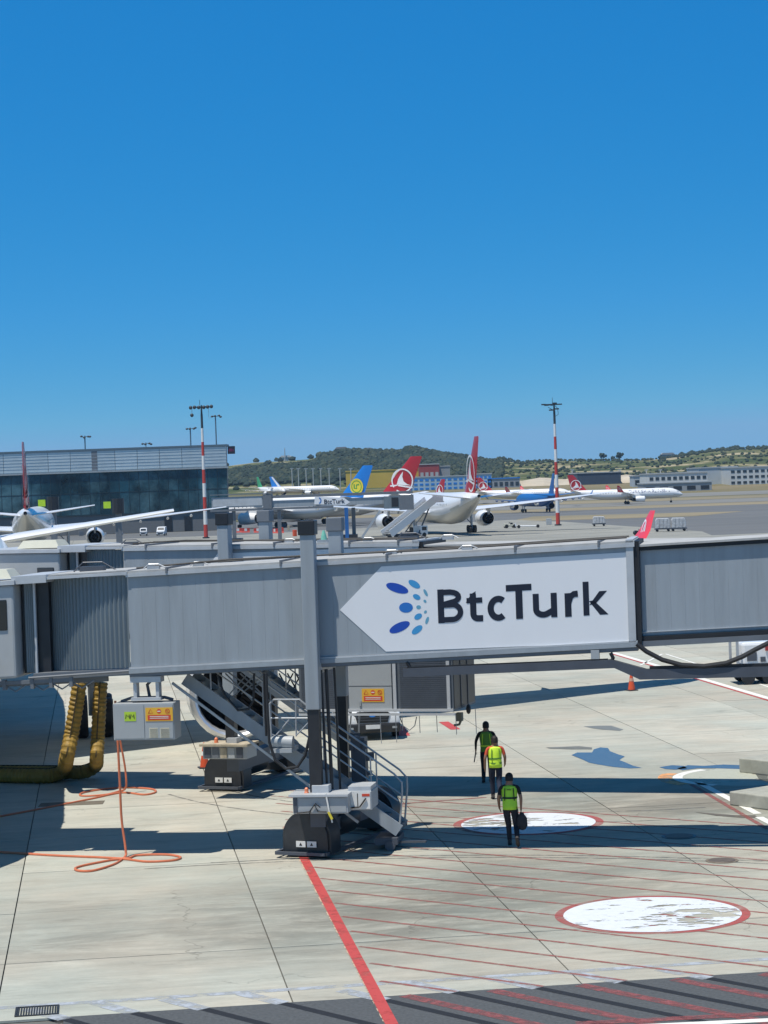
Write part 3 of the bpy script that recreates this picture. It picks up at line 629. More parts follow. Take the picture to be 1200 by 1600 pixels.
def make_bridge(F, lab, nm, grp, slope, zb, zt, x_cur0, x_cur1, x_out, x_in, W, sign, p):
    """apron drive bridge. F frame; slope of the tunnel; zb, zt bottom and top of the wall at x = 0"""
    t = thing('boarding_bridge', lab, 'boarding bridge', F.o, F.rz, grp)
    S = lambda x: slope*x
    # ---- outer tunnel
    b = MB(); b.box(x_cur1+.01, x_out-.16, .02, W, zb+.10, zt-.08, slope); b.build('tunnel_body', K['grey'], t)
    b = MB(); b.box(x_cur1-.02, x_out, -.05, W+.05, zt-.08, zt, slope)
    b.build('tunnel_roof', K['roof'], t)
    b = MB(); b.use(K['greyl']); b.box(x_cur1-.02, x_out-.0, -.075, -.052, zt-.14, zt-.05, slope); b.build('roof_flange', None, t)
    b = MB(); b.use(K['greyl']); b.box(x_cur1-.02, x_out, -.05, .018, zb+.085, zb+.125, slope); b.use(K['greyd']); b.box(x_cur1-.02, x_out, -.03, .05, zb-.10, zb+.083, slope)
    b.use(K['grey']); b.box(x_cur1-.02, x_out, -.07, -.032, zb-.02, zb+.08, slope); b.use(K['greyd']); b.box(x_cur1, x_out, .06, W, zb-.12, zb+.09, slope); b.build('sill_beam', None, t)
    # side panels, each its own sheet
    step = .33; x = x_cur1+.02; meshes = {}
    while x < x_out-.2:
        x1 = min(x+step-.0018, x_out-.17); key = round(x1-x, 3)
        if key not in meshes:
            q = MB(); q.box(0, x1-x, -.004, .015, zb+.13, zt-.145, slope); meshes[key] = q.mesh('wall_panel', K['grey'])
        inst('wall_panel', meshes[key], t, (x, 0, S(x))); x += step
    b = MB(); b.use(K['greyl']); b.box(x_out-.20, x_out-.03, -.05, W+.05, zb+.02, zt+.03, slope); b.use(K['black']); b.box(x_out-.03, x_out+.10, -.01, W, zb+.05, zt-.02, slope); b.build('end_frame', None, t)
    # roof joints, rails and clamps
    L_ = x_out-x_cur1
    for f_ in (.08, .31, .52, .77, .93):
        xx = x_cur1+L_*f_; b = MB(); b.box(xx, xx+.05, -.09, W+.06, zt-.10, zt+.045, slope); b.build('roof_joint', K['greyd'], t)
    b = MB(); b.tube([(x_cur1+.1, .5, zt+.05+S(x_cur1)), (x_cur1+L_*.2, .45, zt+.12+S(x_cur1+L_*.2)), (x_cur1+L_*.6, .6, zt+.05+S(x_cur1+L_*.6)), (x_out-.2, .5, zt+.06+S(x_out))], .025, 6)
    b.tube([(x_cur1+.3, 1.5, zt+.06+S(x_cur1)), (x_out-.2, 1.5, zt+.06+S(x_out))], .02, 6); b.build('roof_cable', K['black'], t)
    # ---- inner tunnel
    zi0, zi1 = zb+.17, zt-.14; x2 = x_in
    b = MB(); b.box(x_out-.3, x2, .16, W-.14, zi0+.02, zi1-.02, slope); b.build('inner_tunnel_body', K['grey'], t)
    b = MB(); b.use(K['black']); b.box(x_out+.02, x2, .06, .18, zi1-.10, zi1-.02, slope); b.use(K['roof']); b.box(x_out+.08, x2, .02, W-.1, zi1-.015, zi1+.035, slope); b.build('inner_tunnel_roof', None, t)
    q = MB(); q.box(0, step-.0018, .13, .155, zi0+.05, zi1-.11, slope); pm = q.mesh('wall_panel', K['grey']); x = x_out+.12
    while x < x2: inst('wall_panel', pm, t, (x, 0, S(x))); x += step
    b = MB(); b.use(K['greyl']); b.box(x_out+.1, x2, .10, .128, zi0+.12, zi0+.135, slope); b.use(K['black']); b.box(x_out+.02, x2, .05, .2, zi0-.07, zi0+.03, slope); b.use(K['greyd']); b.box(x_out+.05, x2, .02, .2, zi0-.20, zi0-.075, slope); b.use(K['greyd']); b.box(x_out+.05, x2, .22, W-.2, zi0-.18, zi0+.015, slope); b.build('inner_sill', None, t)
    # ---- curved slatted curtain and its roof
    b = MB(); n = p.get('ncorr', 30); cx = x_cur1; pts = []
    w_ = x_cur1-x_cur0
    rings0, rings1 = [], []
    for i in range(n*2+1):
        f_ = i/(n*2); a = R(86)*(1-f_)
        xx = x_cur1 - w_*math.sin(a)/math.sin(R(86)); yy = .02 + (1-math.cos(a))*w_*.42 + (.045 if i % 2 else 0.0)
        rings0.append((xx, yy, zb+.12+S(xx))); rings1.append((xx, yy, zt-.10+S(xx)))
    b.loft([rings0, rings1], cap=False, closed=False); b.build('slatted_curtain', K['corr'], t)
    b = MB(); b.use(K['greyl']); b.box(x_cur0-.1, x_cur1+.02, -.10, W-.3, zt-.08, zt-.01, slope); b.use(K['roof']); b.box(x_cur0+.1, x_cur1, .05, W-.4, zt, zt+.03, slope); b.build('curtain_roof', None, t)
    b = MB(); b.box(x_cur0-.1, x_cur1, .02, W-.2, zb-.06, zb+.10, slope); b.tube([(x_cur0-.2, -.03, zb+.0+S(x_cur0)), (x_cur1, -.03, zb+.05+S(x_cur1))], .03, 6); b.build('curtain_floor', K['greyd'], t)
    # ---- cab
    c0, c1_ = x_cur0-.47, x_cur0
    b = MB().use(K['blackp']); b.box(c0+.05, c1_+.25, .35, W-.1, zb+.1, zt-.1, slope); b.build('curtain_recess', None, t)
    b = MB().use(K['corr'])
    for i in range(5): b.tube([(c0+.14+.05*i, .33, zb+.12+S(c0)), (c0+.14+.05*i, .33, zt-.15+S(c0))], .033, 8)
    b.build('curtain_roll', None, t)
    b = MB(); b.box(c1_-.10, c1_-.05, .22, .3, zb+.1, zt-.12, slope); b.build('curtain_post', K['greyl'], t)
    b = MB(); b.use(K['boxl']); b.box(c0-2.6, c0, -.12, W+.5, zb+.02, zt-.16, slope); b.build('cab_body', None, t, bevel=.06)
    b = MB(); b.box(c0-.72, c0-.18, -.15, -.10, zb+1.18, zb+1.92, slope); wn = b.build('cab_window', K['glass'], t, bevel=.04)
    b = MB(); b.box(c0-2.7, c0+.05, -.2, W+.55, zt-.155, zt-.05, slope); b.use(K['greyl']); b.box(c0-.05, c1_+.35, -.12, W, zt-.15, zt+.04, slope); b.build('cab_roof', K['roof'], t)
    b = MB(); b.hexa([(c0-1.5, .2, zt-.02+S(c0)), (c0-.15, .2, zt-.02+S(c0)), (c0-.15, 1.0, zt-.02+S(c0)), (c0-1.5, 1.0, zt-.02+S(c0)), (c0-1.35, .3, zt+.2+S(c0)), (c0-.3, .3, zt+.2+S(c0)), (c0-.3, .9, zt+.2+S(c0)), (c0-1.35, .9, zt+.2+S(c0))])
    b.box(c0-1.5, c0-.15, .2, 1.0, zt-.14, zt-.05, slope); b.build('roof_air_unit', K['beige'], t)
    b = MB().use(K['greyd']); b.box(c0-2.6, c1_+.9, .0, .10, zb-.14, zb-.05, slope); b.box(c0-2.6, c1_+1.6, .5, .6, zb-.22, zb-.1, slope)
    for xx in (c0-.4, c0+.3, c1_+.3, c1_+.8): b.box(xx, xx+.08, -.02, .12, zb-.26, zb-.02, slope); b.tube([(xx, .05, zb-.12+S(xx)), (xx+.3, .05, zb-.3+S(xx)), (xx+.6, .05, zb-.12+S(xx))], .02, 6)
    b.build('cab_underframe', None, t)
    # ---- lift columns
    for k, (cx_, cy) in enumerate(p['cols']):
        z0 = p['leg_z']; ct = p['col_top']; r_ = .165
        b = MB(); b.box(cx_-r_, cx_+r_, cy-r_, cy+r_, p['col_bot'], ct-.33); cl = b.build('lift_column', K['grey'] if k == 0 else K['grey'], t, bevel=.02)
        b = MB(); b.box(cx_-.20, cx_+.20, cy-.20, cy+.20, ct-.34, ct); b.build('column_cap', K['blackp'] if k == p.get('blackcap', 0) else K['greyd'], cl, bevel=.02)
        b = MB(); b.box(cx_-.135, cx_+.135, cy-.13, cy+.13, z0, p['col_bot']+.3); b.build('inner_leg', K['blackp'], cl)
    b = MB(); (ax_, ay_), (bx_, by_) = p['cols']
    b.bar((ax_, ay_+.1, zb-.12+S(ax_)), (bx_, by_-.1, zb-.12+S(bx_)), .3, .24); b.use(K['greyl'])
    b.build('cross_beam', K['greyd'], t)
    return t, S

# ---- front bridge
F1 = Frame((0, 52.3, 0), -math.atan(.165))
q0, q1 = F1.on(205, 1055), F1.on(1000, 1013); sl1 = (q1.z-q0.z)/(q1.x-q0.x); zb1 = q0.z - sl1*q0.x + .06
q2, q3 = F1.on(205, 891), F1.on(985, 846); zt1 = ((q2.z-sl1*q2.x)+(q3.z-sl1*q3.x))/2
xo1 = F1.on(994, 930).x; xc1 = F1.on(201, 970).x; xc0 = F1.on(55, 980).x
cA = F1.on(481, 950, -.32); cA2 = F1.on(511, 850, 2.75)
b1, S1 = make_bridge(F1, 'front grey passenger boarding bridge with black lettering on a white arrow sign', 'f', 'boarding bridges over the apron',
    sl1, zb1, zt1, xc0, xc1, xo1, 20.0, 2.3, True,
    dict(cols=[(cA.x+.06, -.32), (cA.x+.14, 2.78)], leg_z=1.15, col_top=7.92, col_bot=F1.on(500, 1108, -.32).z, blackcap=0))
# sign board
def L1(px, py, y=-.006): v = F1.on(px, py, y); return (v.x, v.z)
b = MB(); PB = [L1(531, 953), L1(596, 885), L1(979, 863), L1(988, 1003), L1(603, 1018)]
b.prism([(x, z) for x, z in PB], (0, -.006, 0), (1, 0, 0), (0, 0, 1), (0, -.008, 0)); sg = b.build('sign_board', K['white'], b1)
yS = -.018
GL = [('B', 683, 725, 919, 974), ('t', 727, 756, 923, 972), ('c', 761, 793, 930, 971), ('T', 790, 832, 912, 968), ('u', 832, 871, 926, 966), ('r', 882, 904, 924, 964), ('k', 910, 951, 907, 962)]
tilt = sl1
for ch, xa, xb, ya, yb in GL:
    c_ = F1.on((xa+xb)/2, (ya+yb)/2, yS); k_ = F1.on(xb, (ya+yb)/2, yS).x-F1.on(xa, (ya+yb)/2, yS).x; hz = (F1.on(xa, ya, yS)-F1.on(xa, yb, yS)).length
    wd = k_ - .035*hz; hz = hz - .055*k_ if ch not in 'T' else hz - .055*k_
    f = lambda a, c, c_=c_, wd=wd, hz=hz: (c_.x-wd/2+a, yS, c_.z-hz/2+c+tilt*(a-wd/2))
    letter_mesh(ch, f, wd, hz).build('letter', K['navy'], sg)
for (zx, zy, sa_, sb_, an, ci) in DOTS:
    c_ = F1.on(580+zx/3, 870+zy/3, yS); s_ = 1/67.5/3; an = R(-an)+R(1.0)
    b = MB(); b.poly([(c_.x+(math.cos(u)*sa_*math.cos(an)-math.sin(u)*sb_*math.sin(an))*s_, yS, c_.z+(math.cos(u)*sa_*math.sin(an)+math.sin(u)*sb_*math.cos(an))*s_) for u in [2*math.pi*i/24 for i in range(24)]])
    b.build('logo_dot', DOTM[ci], sg)
# cable carrier beam under the tunnels
b = MB(); yb_ = -.12
def P1(px, py, y=yb_): v = F1.on(px, py, y); return Vector((v.x, y, v.z))
b.use(K['beam'])
b.prism([(P1(*q).x, P1(*q).z) for q in [(630, 1045), (955, 1031), (1010, 1046), (1215, 1041), (1215, 1057), (1000, 1062), (960, 1044), (630, 1058)]], (0, yb_, 0), (1, 0, 0), (0, 0, 1), (0, .22, 0))
b.use(K['black']); b.bar(P1(636, 1044, -.05), P1(950, 1031, -.05), .06); b.bar(P1(1015, 1043, -.05), P1(1215, 1038, -.05), .10, .06)
for px, py in ((640, 1034), (958, 1020)): b.tube([P1(px-4, py, 0), P1(px, py+8, 0), P1(px-3, py+14, 0)], .05, 6)
b.build('cable_carrier_beam', None, b1)
b = MB(); b.tube([P1(995, 1006, -.12), P1(1010, 1018, -.12), P1(1035, 1031, -.12), P1(1065, 1039, -.12), P1(1100, 1041, -.12), P1(1135, 1036, -.12), P1(1160, 1026, -.12), P1(1180, 1015, -.12), P1(1210, 1000, -.12)], .055, 8)
b.build('hanging_cable', K['black'], b1, smooth=True)
b = MB(); b.box(P1(923, 1020).x, P1(936, 1020).x, -.1, .1, P1(930, 1030).z, P1(930, 1016).z); b.build('junction_box', K['box'], b1)
# bogie with guards, axle housings, cabinets
def bogie(F, t, g0, g1, boxes, leg0, leg1, tag2=True):
    """g0, g1 centres of the near and far guard on the ground (local)"""
    d = (g1-g0); yaw = math.atan2(d.y, d.x)-math.pi/2
    ax = Vector((math.cos(yaw), math.sin(yaw), 0)); ay = Vector((-math.sin(yaw), math.cos(yaw), 0)); Ln = d.length
    b = MB(); b.use(K['beam'])
    b.bar(g0+ay*.3+Vector((0, 0, .62)), g1-ay*.1+Vector((0, 0, .62)), .55, .30)
    b.bar(Vector((leg0[0], leg0[1], .95)), Vector((leg1[0], leg1[1], .95)), .36, .42)
    b.use(K['blackp']); b.cbox(tuple((g0+g1)/2+Vector((0, 0, .85))), (.55, .6, .7), yaw)
    b.build('axle_frame', None, t)
    for g in (g0, g1):
        b = MB(); wheel_guard(b, (g.x, g.y, .10), yaw, 1.24, 1.0, .56); wg = b.build('wheel_guard', K['hood'], t, smooth=True)
        for s_ in (-.0,):
            b = MB(); c = g+Vector((0, 0, .42)); b.lathe([(-.17, .05), (-.17, .34), (-.12, .41), (.12, .41), (.17, .34), (.17, .05)], c, ay, 22); b.build('wheel', K['black'], wg, smooth=True)
        if g is g0:
            b = MB().use(K['refl']); o = g-ay*.36
            for k in (-1, 1):
                c = o+ax*(.14*k+.02)+Vector((0, 0, .33)); b.bar(c-ax*.12, c+ax*.12, .015, .14)
            b.use(K['blackp'])
            for k in (-1, 1):
                c = o+ax*(.14*k+.02)-ay*.012+Vector((0, 0, .33)); b.add([c-ax*.04-Vector((0, 0, .035)), c+ax*.04-Vector((0, 0, .035)), c+Vector((0, 0, .04))], [(0, 1, 2)])
            b.build('warning_decal', None, wg)
    m_ = (g0+g1)/2-ay*.28
    b = MB(); b.lathe([(-.55, .05), (-.55, .30), (-.3, .38), (.45, .38), (.55, .2)], m_+Vector((0, 0, .62)), ay, 18); mt_ = b.build('drive_motor', K['hood'], t, smooth=True)
    b = MB(); c = m_-ay*.57+ax*.05+Vector((0, 0, .70)); b.add([c-ax*.07+Vector((0, 0, .10)), c+ax*.07+Vector((0, 0, .12)), c+ax*.02-Vector((0, 0, .14))], [(0, 1, 2)]); b.build('warning_decal', K['galv'], mt_)
    b = MB(); a = g0-ay*.46; z = .12
    b.bar(a-ax*.72+Vector((0, 0, z)), a+ax*.55+Vector((0, 0, z)), .10, .07); b.bar(a+ax*.55+Vector((0, 0, z)), a+ax*.75+ay*(Ln+.7)+Vector((0, 0, z+.02)), .07, .08); b.bar(a-ax*.72+Vector((0, 0, z)), a-ax*.62+ay*(Ln+.7)+Vector((0, 0, z+.02)), .07, .08)
    b.build('safety_hoop', K['beam'], t)
g0 = F1.gnd(488, 1337); g1 = F1.gnd(586, 1297)
g0.z = g1.z = 0
bogie(F1, b1, g0, g1, None, (cA.x+.06, -.32), (cA.x+.14, 2.78))
# light cabinets on the bogie
def cab_box(F, t, q, y0, dp, m=K['boxl'], name='control_cabinet'):
    """q: x0px, x1px, y0px, y1px of the front face at local depth y0"""
    a = F.on(q[0], q[3], y0); c = F.on(q[1], q[2], y0)
    b = MB(); b.box(a.x, c.x, y0, y0+dp, a.z, c.z); return b.build(name, m, t, bevel=.015), a, c
o_, a_, c_ = cab_box(F1, b1, (458, 543, 1244, 1272), -.75, .8)
b = MB(); b.box(a_.x-.08, c_.x+.02, -.82, .1, c_.z, c_.z+.05); b.build('lid', K['greyl'], o_)
b = MB(); b.box(a_.x+.14, c_.x-.04, -.762, -.75, a_.z+.04, c_.z-.04); dr = b.build('door', K['box'], o_)
b = MB(); b.box(a_.x+.015, a_.x+.11, -.765, -.75, a_.z+.03, c_.z-.03); b.build('side_grille', K['beam'], o_)
b = MB(); X = a_.x; Z = a_.z
b.tube([(X+.1, -.79, Z+.03), (X+.4, -.80, Z+.06), (X+.52, -.80, Z+.22), (X+.6, -.80, Z+.06), (X+.8, -.79, Z+.05)], .016, 6); b.tube([(X+.35, -.80, Z-.1), (X+.45, -.81, Z+.12), (X+.55, -.81, Z+.25), (X+.66, -.80, Z+.15)], .013, 6); b.build('loose_cable', K['black'], o_)
b = MB(); b.use(K['refl']); b.bar((X+.80, -.80, Z+.48), (X+.86, -.80, Z+.1), .035); b.bar((X+.86, -.80, Z+.1), (X+.93, -.80, Z-.2), .03); b.use(K['ylw']); b.bar((X+.85, -.81, Z+.05), (X+.93, -.81, Z-.12), .05); b.build('hanging_strap', None, o_)
bc = F1.on(479, 1238, -.5); b = MB(); b.lathe([(0, .055), (.02, .055), (.03, .045), (.10, .045), (.13, .02)], (bc.x, -.5, c_.z+.05), (0, 0, 1), 12, True); b.build('beacon', K['beacon'], o_, smooth=True)
o_, a_, c_ = cab_box(F1, b1, (543, 580, 1236, 1266), -.35, .9)
b = MB().use(K['refl']); b.box(a_.x+.03, c_.x-.03, -.362, -.35, a_.z+.03, c_.z-.03); b.use(K['signr']); b.box(c_.x-.22, c_.x-.04, -.368, -.362, c_.z-.12, c_.z-.06); b.use(K['black']); b.tube([(a_.x+.1, -.38, a_.z+.06), (a_.x+.3, -.39, a_.z+.08), (a_.x+.45, -.39, a_.z+.28)], .02, 6); b.box(a_.x+.24, a_.x+.26, -.366, -.362, a_.z+.05, c_.z-.05); b.build('service_panel', None, o_)
b = MB(); b.box(a_.x+.02, c_.x-.02, -.3, .5, c_.z, c_.z+.10); b.build('tool_tray', K['greyl'], o_)
p_ = F1.on(503, 1236, -.3); b = MB(); b.box(p_.x-.2, p_.x+.2, -.5, -.15, p_.z-.02, p_.z+.16); b.build('column_foot', K['greyl'], b1, bevel=.01)
# hydraulic pipes between the legs
b = MB()
for dx, y, r_ in ((.27, -.1, .03), (.35, .1, .045), (.47, .5, .03)):
    b.tube([(cA.x+dx, y, 1.2), (cA.x+dx-.03, y, 3.2), (cA.x+dx-.05, y, 4.4)], r_, 6)
b.build('hydraulic_pipe', K['blackp'], b1)
b = MB(); b.cbox((F1.on(562, 1190, 2.2).x, 2.2, F1.on(562, 1190, 2.2).z), (.35, .4, 1.2))
for i in range(9): q = F1.on(random.uniform(548, 575), random.uniform(1150, 1225), 2.2); b.cbox((q.x, 2.2+random.uniform(-.2, .2), q.z), (random.uniform(.1, .25), .2, random.uniform(.08, .2)), random.random())
b.build('hydraulic_unit', K['beam'], b1)

# ---- service stair
def stair(F, t, A, B_, y0, y1, rail=1.15, post_n=4, railmat=None):
    """straight flight between local (x,z) points A (top) and B (bottom)"""
    s = thing_part = bpy.data.objects.new('service_stair', None); C.objects.link(s); s.parent = t
    A = Vector((A[0], 0, A[1])); B_ = Vector((B_[0], 0, B_[1])); d = B_-A
    b = MB()
    for y in (y0, y1): b.bar(A+Vector((0, y, 0)), B_+Vector((0, y, 0)), .05, .30)
    st = b.build('stringer', K['grey'], s)
    n = int(abs(d.z)/.21); tm = MB().box(-.16, .16, y0+.03, y1-.03, -.02, .02).mesh('tread', K['greyd'])
    for i in range(n): q = A+d*((i+.5)/n); inst('tread', tm, s, (q.x, 0, q.z-.02))
    b = MB(); up = Vector((0, 0, rail)); md = Vector((0, 0, rail*.55))
    for y in (y0, y1):
        yv = Vector((0, y, 0)); nd = d.normalized()
        b.tube([A+yv+up, B_+yv+up-nd*.1, B_+yv+up*.93+Vector((.10, 0, -.05)), B_+yv+up*.7+Vector((.10, 0, 0)), B_+yv], .024, 8); b.tube([A+yv+md, B_+yv+md], .02, 6)
        for i in range(post_n): q = A+d*((i+.5)/post_n)+yv; b.tube([q, q+up], .02, 6)
    b.build('handrail', railmat or K['galv'], s)
    return s
A = F1.on(295, 1058, 1.3); B_ = F1.on(628, 1294, 1.3)
stair(F1, b1, (A.x, A.z), (B_.x, B_.z), .9, 1.7, 1.3)
b = MB(); b.bar(F1.on(269, 1067, .6), F1.on(560, 1285, .6), .05, .06); b.build('stair_brace', K['galv'], b1)
b = MB(); q = F1.on(608, 1297, 1.2); b.cbox((q.x, 1.2, .22), (.55, 1.0, .16)); b.lathe([(-.06, .12), (.06, .12)], (q.x+.1, .7, .12), (0, 1, 0), 14, True); b.lathe([(-.06, .12), (.06, .12)], (q.x+.1, 1.7, .12), (0, 1, 0), 14, True); b.bar((q.x+.25, 1.0, .16), (q.x+.95, .8, .2), .07, .05); b.build('stair_foot', K['beam'], b1)
# landing cage with a drum
b = MB(); yc = .1
def cg(px, py, y=yc): v = F1.on(px, py, y); return Vector((v.x, y, v.z))
for y in (.1, .9):
    b.tube([cg(424, 1152, y), cg(421, 1100, y), cg(428, 1093, y), cg(468, 1093, y), cg(482, 1105, y), cg(486, 1150, y)], .024, 8); b.tube([cg(422, 1122, y), cg(484, 1122, y)], .02, 6)
    b.tube([cg(462, 1094, y), cg(463, 1150, y)], .02, 6); b.tube([cg(432, 1148, y), cg(452, 1124, y)], .018, 6); b.tube([cg(462, 1150, y), cg(483, 1128, y)], .018, 6)
for px, py in ((421, 1100), (484, 1108), (422, 1122), (484, 1122)): b.tube([cg(px, py, .1), cg(px, py, .9)], .02, 6)
b.build('landing_cage', K['galv'], b1)
b = MB(); a, c = cg(424, 1158, .2), cg(458, 1160, .2); b.tube([a, c], .16, 14); b.box(a.x, c.x, .0, .8, a.z-.26, a.z-.16); b.build('cable_drum', K['boxl'], b1, smooth=True)
b = MB(); b.tube([cg(416, 1052, -.2), cg(418, 1110, -.2), cg(421, 1160, -.2), cg(430, 1188, -.2), cg(446, 1201, -.2), cg(465, 1198, -.2), cg(477, 1180, -.2), cg(484, 1150, -.2), cg(486, 1110, -.2)], .035, 8)
b.tube([cg(340, 1054, .3), cg(350, 1085, .3), cg(372, 1110, .3), cg(388, 1108, .3), cg(396, 1095, .3), cg(397, 1052, .3)], .03, 8); b.tube([cg(412, 1052, -.1), cg(414, 1100, -.1), cg(416, 1150, -.1)], .03, 6)
b.build('hanging_cable', K['black'], b1, smooth=True)
b = MB()
for x0, x1 in ((352, 395), (375, 420)):
    b.tube([cg(x0, 1052, 1.9), cg(x1, 1095, 1.9)], .02, 6)
for i in range(4): b.tube([cg(345+16*i, 1100-8*i, 1.9), cg(384+13*i, 1056, 1.9)], .018, 6)
b.build('lattice_rail', K['galv'], b1)
# hung electric cabinet
yE = -.15
o_, a_, c_ = cab_box(F1, b1, (178, 271, 1098, 1157), yE, .0)
bpy.data.objects.remove(o_)
b = MB(); b.box(a_.x, c_.x, yE, yE+.62, a_.z, c_.z); eb = b.build('electric_cabinet', K['box'], b1, bevel=.012)
mx_ = F1.on(226, 1120, yE).x
b = MB(); b.box(a_.x+.03, mx_-.015, yE-.015, yE, a_.z+.04, c_.z-.04); b.build('door', K['box'], eb)
b = MB(); b.box(mx_+.015, c_.x-.03, yE-.015, yE, a_.z+.04, c_.z-.04); b.build('door', K['box'], eb)
W0 = F1.on(228, 1127, yE); W1 = F1.on(270, 1105, yE); warning_plate(eb, W0.x, W0.z, W1.x, W1.z, yE-.016)
g_ = [F1.on(x, y, yE) for x, y in ((195, 1127), (213, 1126), (213, 1112), (196, 1113))]
b = MB().use(K['signg']); b.box(g_[0].x, g_[1].x, yE-.022, yE-.016, g_[0].z, g_[2].z); b.use(K['blackp']); zc = (g_[0].z+g_[2].z)/2
for k in (.28, .68): xx = g_[0].x+(g_[1].x-g_[0].x)*k; stroke_poly(b, [(xx-.05, zc-.05), (xx-.03, zc+.05), (xx+.02, zc-.01), (xx+.04, zc+.05), (xx+.05, zc-.05)], .018, lambda a, c: (a, yE-.025, c))
b.build('label', None, eb)
for xa, xb in ((234, 247), (251, 265)):
    u0, u1 = F1.on(xa, 1153, yE), F1.on(xb, 1137, yE); b = MB(); b.use(K['beige']); b.box(u0.x, u1.x, yE-.02, yE-.016, u0.z, u1.z); b.use(K['tan'])
    for i in range(5): zz = u0.z+(u1.z-u0.z)*(i+.5)/5; b.box(u0.x+.015, u1.x-.015, yE-.03, yE-.02, zz-.008, zz+.008)
    b.build('vent', None, eb)
b = MB().use(K['greyl']); x0, x1 = F1.on(208, 1070, .05).x, F1.on(248, 1070, .05).x; zt_ = F1.on(205, 1056, .05).z; zl = c_.z+.10
b.box(x0-.06, x1+.06, .0, .35, zt_-.16, zt_-.02); 
for x in (x0, x1-.08): b.box(x, x+.08, .05, .30, zl, zt_-.15)
b.box(x0-.05, x1+.05, .0, .4, zl-.05, zl+.02); b.use(K['beam']); b.tube([(x0-.35, .2, c_.z+.02), (x0-.1, .2, c_.z+.10), (x1+.1, .2, c_.z+.10), (x1+.3, .2, c_.z+.04)], .04, 6); b.tube([(x1-.3, .3, zl), (x1-.35, .3, zl+.3), (x1-.2, .3, zt_-.1)], .04, 6); b.build('hanger', None, eb)

# ---- rear bridge
F2 = Frame((0, 61.9, 0), -R(17.5))
zt2, zb2 = 7.02, 4.50
q2a, q2b = F2.on(195, 857), F2.on(650, 849.5); sl2 = (q2b.z-q2a.z)/(q2b.x-q2a.x); zt2 = q2b.z-sl2*q2b.x+.07
c2A = F2.on(351, 840, -.32)
b2, S2 = make_bridge(F2, 'rear grey boarding bridge standing behind the lettered one', 'r', 'boarding bridges over the apron',
    sl2, zt2-2.5, zt2, F2.on(119, 880).x, F2.on(193, 880).x, F2.on(656, 860).x, 22.0, 2.3, True,
    dict(cols=[(c2A.x, -.32), (c2A.x+.05, 2.85)], leg_z=1.15, col_top=8.03, col_bot=2.9, blackcap=0, ncorr=20))
b = MB(); PB = [F2.on(x, y, -.006) for x, y in ((322, 890), (340, 865), (652, 853), (652, 980), (380, 990))]
PB = [(v.x, v.z) for v in PB]; b.prism(PB, (0, -.006, 0), (1, 0, 0), (0, 0, 1), (0, -.008, 0)); b.build('sign_board', K['white'], b2)
h0, h1 = F2.gnd(357, 1234), F2.gnd(440, 1206); h0.z = h1.z = 0
bogie(F2, b2, h0, h1, None, (c2A.x, -.32), (c2A.x+.05, 2.85))
o_, a_, c_ = cab_box(F2, b2, (317, 385, 1166, 1186), -.8, .8)
b = MB(); b.box(a_.x-.06, c_.x+.06, -.9, .05, c_.z, c_.z+.06); b.build('lid', K['tan'], o_)
b = MB()
for i in range(5):
    xx = a_.x+.06+(c_.x-a_.x-.12)*i/5; b.use([K['beam'], K['greyd'], K['tan'], K['boxl'], K['beam']][i]); b.box(xx, xx+(c_.x-a_.x)/7, -.83, -.8, a_.z+.03, c_.z-.04)
b.build('side_grille', None, o_)
bq = F2.on(338, 1162, -.5); b = MB(); b.lathe([(0, .06), (.12, .05), (.15, .02)], (bq.x, -.5, c_.z+.06), (0, 0, 1), 12, True); b.build('beacon', K['beacon'], o_, smooth=True)
b = MB(); b.box(bq.x+.35, bq.x+.65, -.6, -.2, c_.z+.06, c_.z+.2); b.build('tool_box', K['greyl'], o_)
A = F2.on(405, 1052, 1.3); B_ = F2.on(575, 1178, 1.3)
stair(F2, b2, (F2.on(360, 1020, 1.3).x, F2.on(360, 1020, 1.3).z), (F2.on(552, 1160, 1.3).x, F2.on(552, 1160, 1.3).z), .9, 1.7, 1.2, 5)
b = MB()
for k in range(5):
    x = 436+k*13; b.tube([F2.on(x, 1052, 1.9), F2.on(x+22, 1092, 1.9)], .022, 6); b.tube([F2.on(x+22, 1052, 1.9), F2.on(x, 1094, 1.9)], .022, 6)
b.build('lattice_rail', K['blackp'], b2)
# hung air unit with mesh sides and its hanging wires
yU = -.25
def U(px, py, y=yU): return F2.on(px, py, y)
u0, u1 = U(468, 1112), U(706, 1038); ux0, ux1 = u0.x, u1.x
zU0 = U(600, 1115).z; zU1 = zt2-2.45
b = MB(); b.box(ux0, ux1, yU+.03, yU+2.3, zU0+.05, zU1); un = b.build('air_unit', K['mesh'], b2)
def mesh_panel(xa, xb):
    b = MB(); b.use(K['mesh']); b.box(xa, xb, yU+.0, yU+.028, zU0+.15, zU1-.03)
    b.use(K['beam']); nn = int((zU1-zU0-.2)/.055)
    for i in range(nn): z = zU0+.17+.055*i; b.box(xa+.02, xb-.02, yU-.008, yU, z, z+.02)
    b.build('mesh_panel', None, un)
for a, c in ((470, 535), (624, 698)): mesh_panel(U(a, 1080).x, U(c, 1080).x)
xa, xb = U(545, 1080).x, U(612, 1080).x
b = MB(); b.box(xa, xb, yU-.0, yU+.028, zU0+.12, zU1-.03); dd = b.build('door', K['box'], un)
b = MB(); zz = U(580, 1072).z; b.box(xa, xb, yU-.004, yU-.001, zz-.008, zz+.008); b.build('seam', K['beam'], dd)
w0, w1 = U(566, 1097), U(600, 1076); warning_plate(dd, w0.x, w0.z, w1.x, w1.z, yU-.002)
b = MB(); q = U(563, 1098); b.box(q.x-.03, q.x+.03, yU-.04, yU, q.z-.08, q.z+.05); b.build('handle', K['galv'], dd)
b = MB().use(K['greyl'])
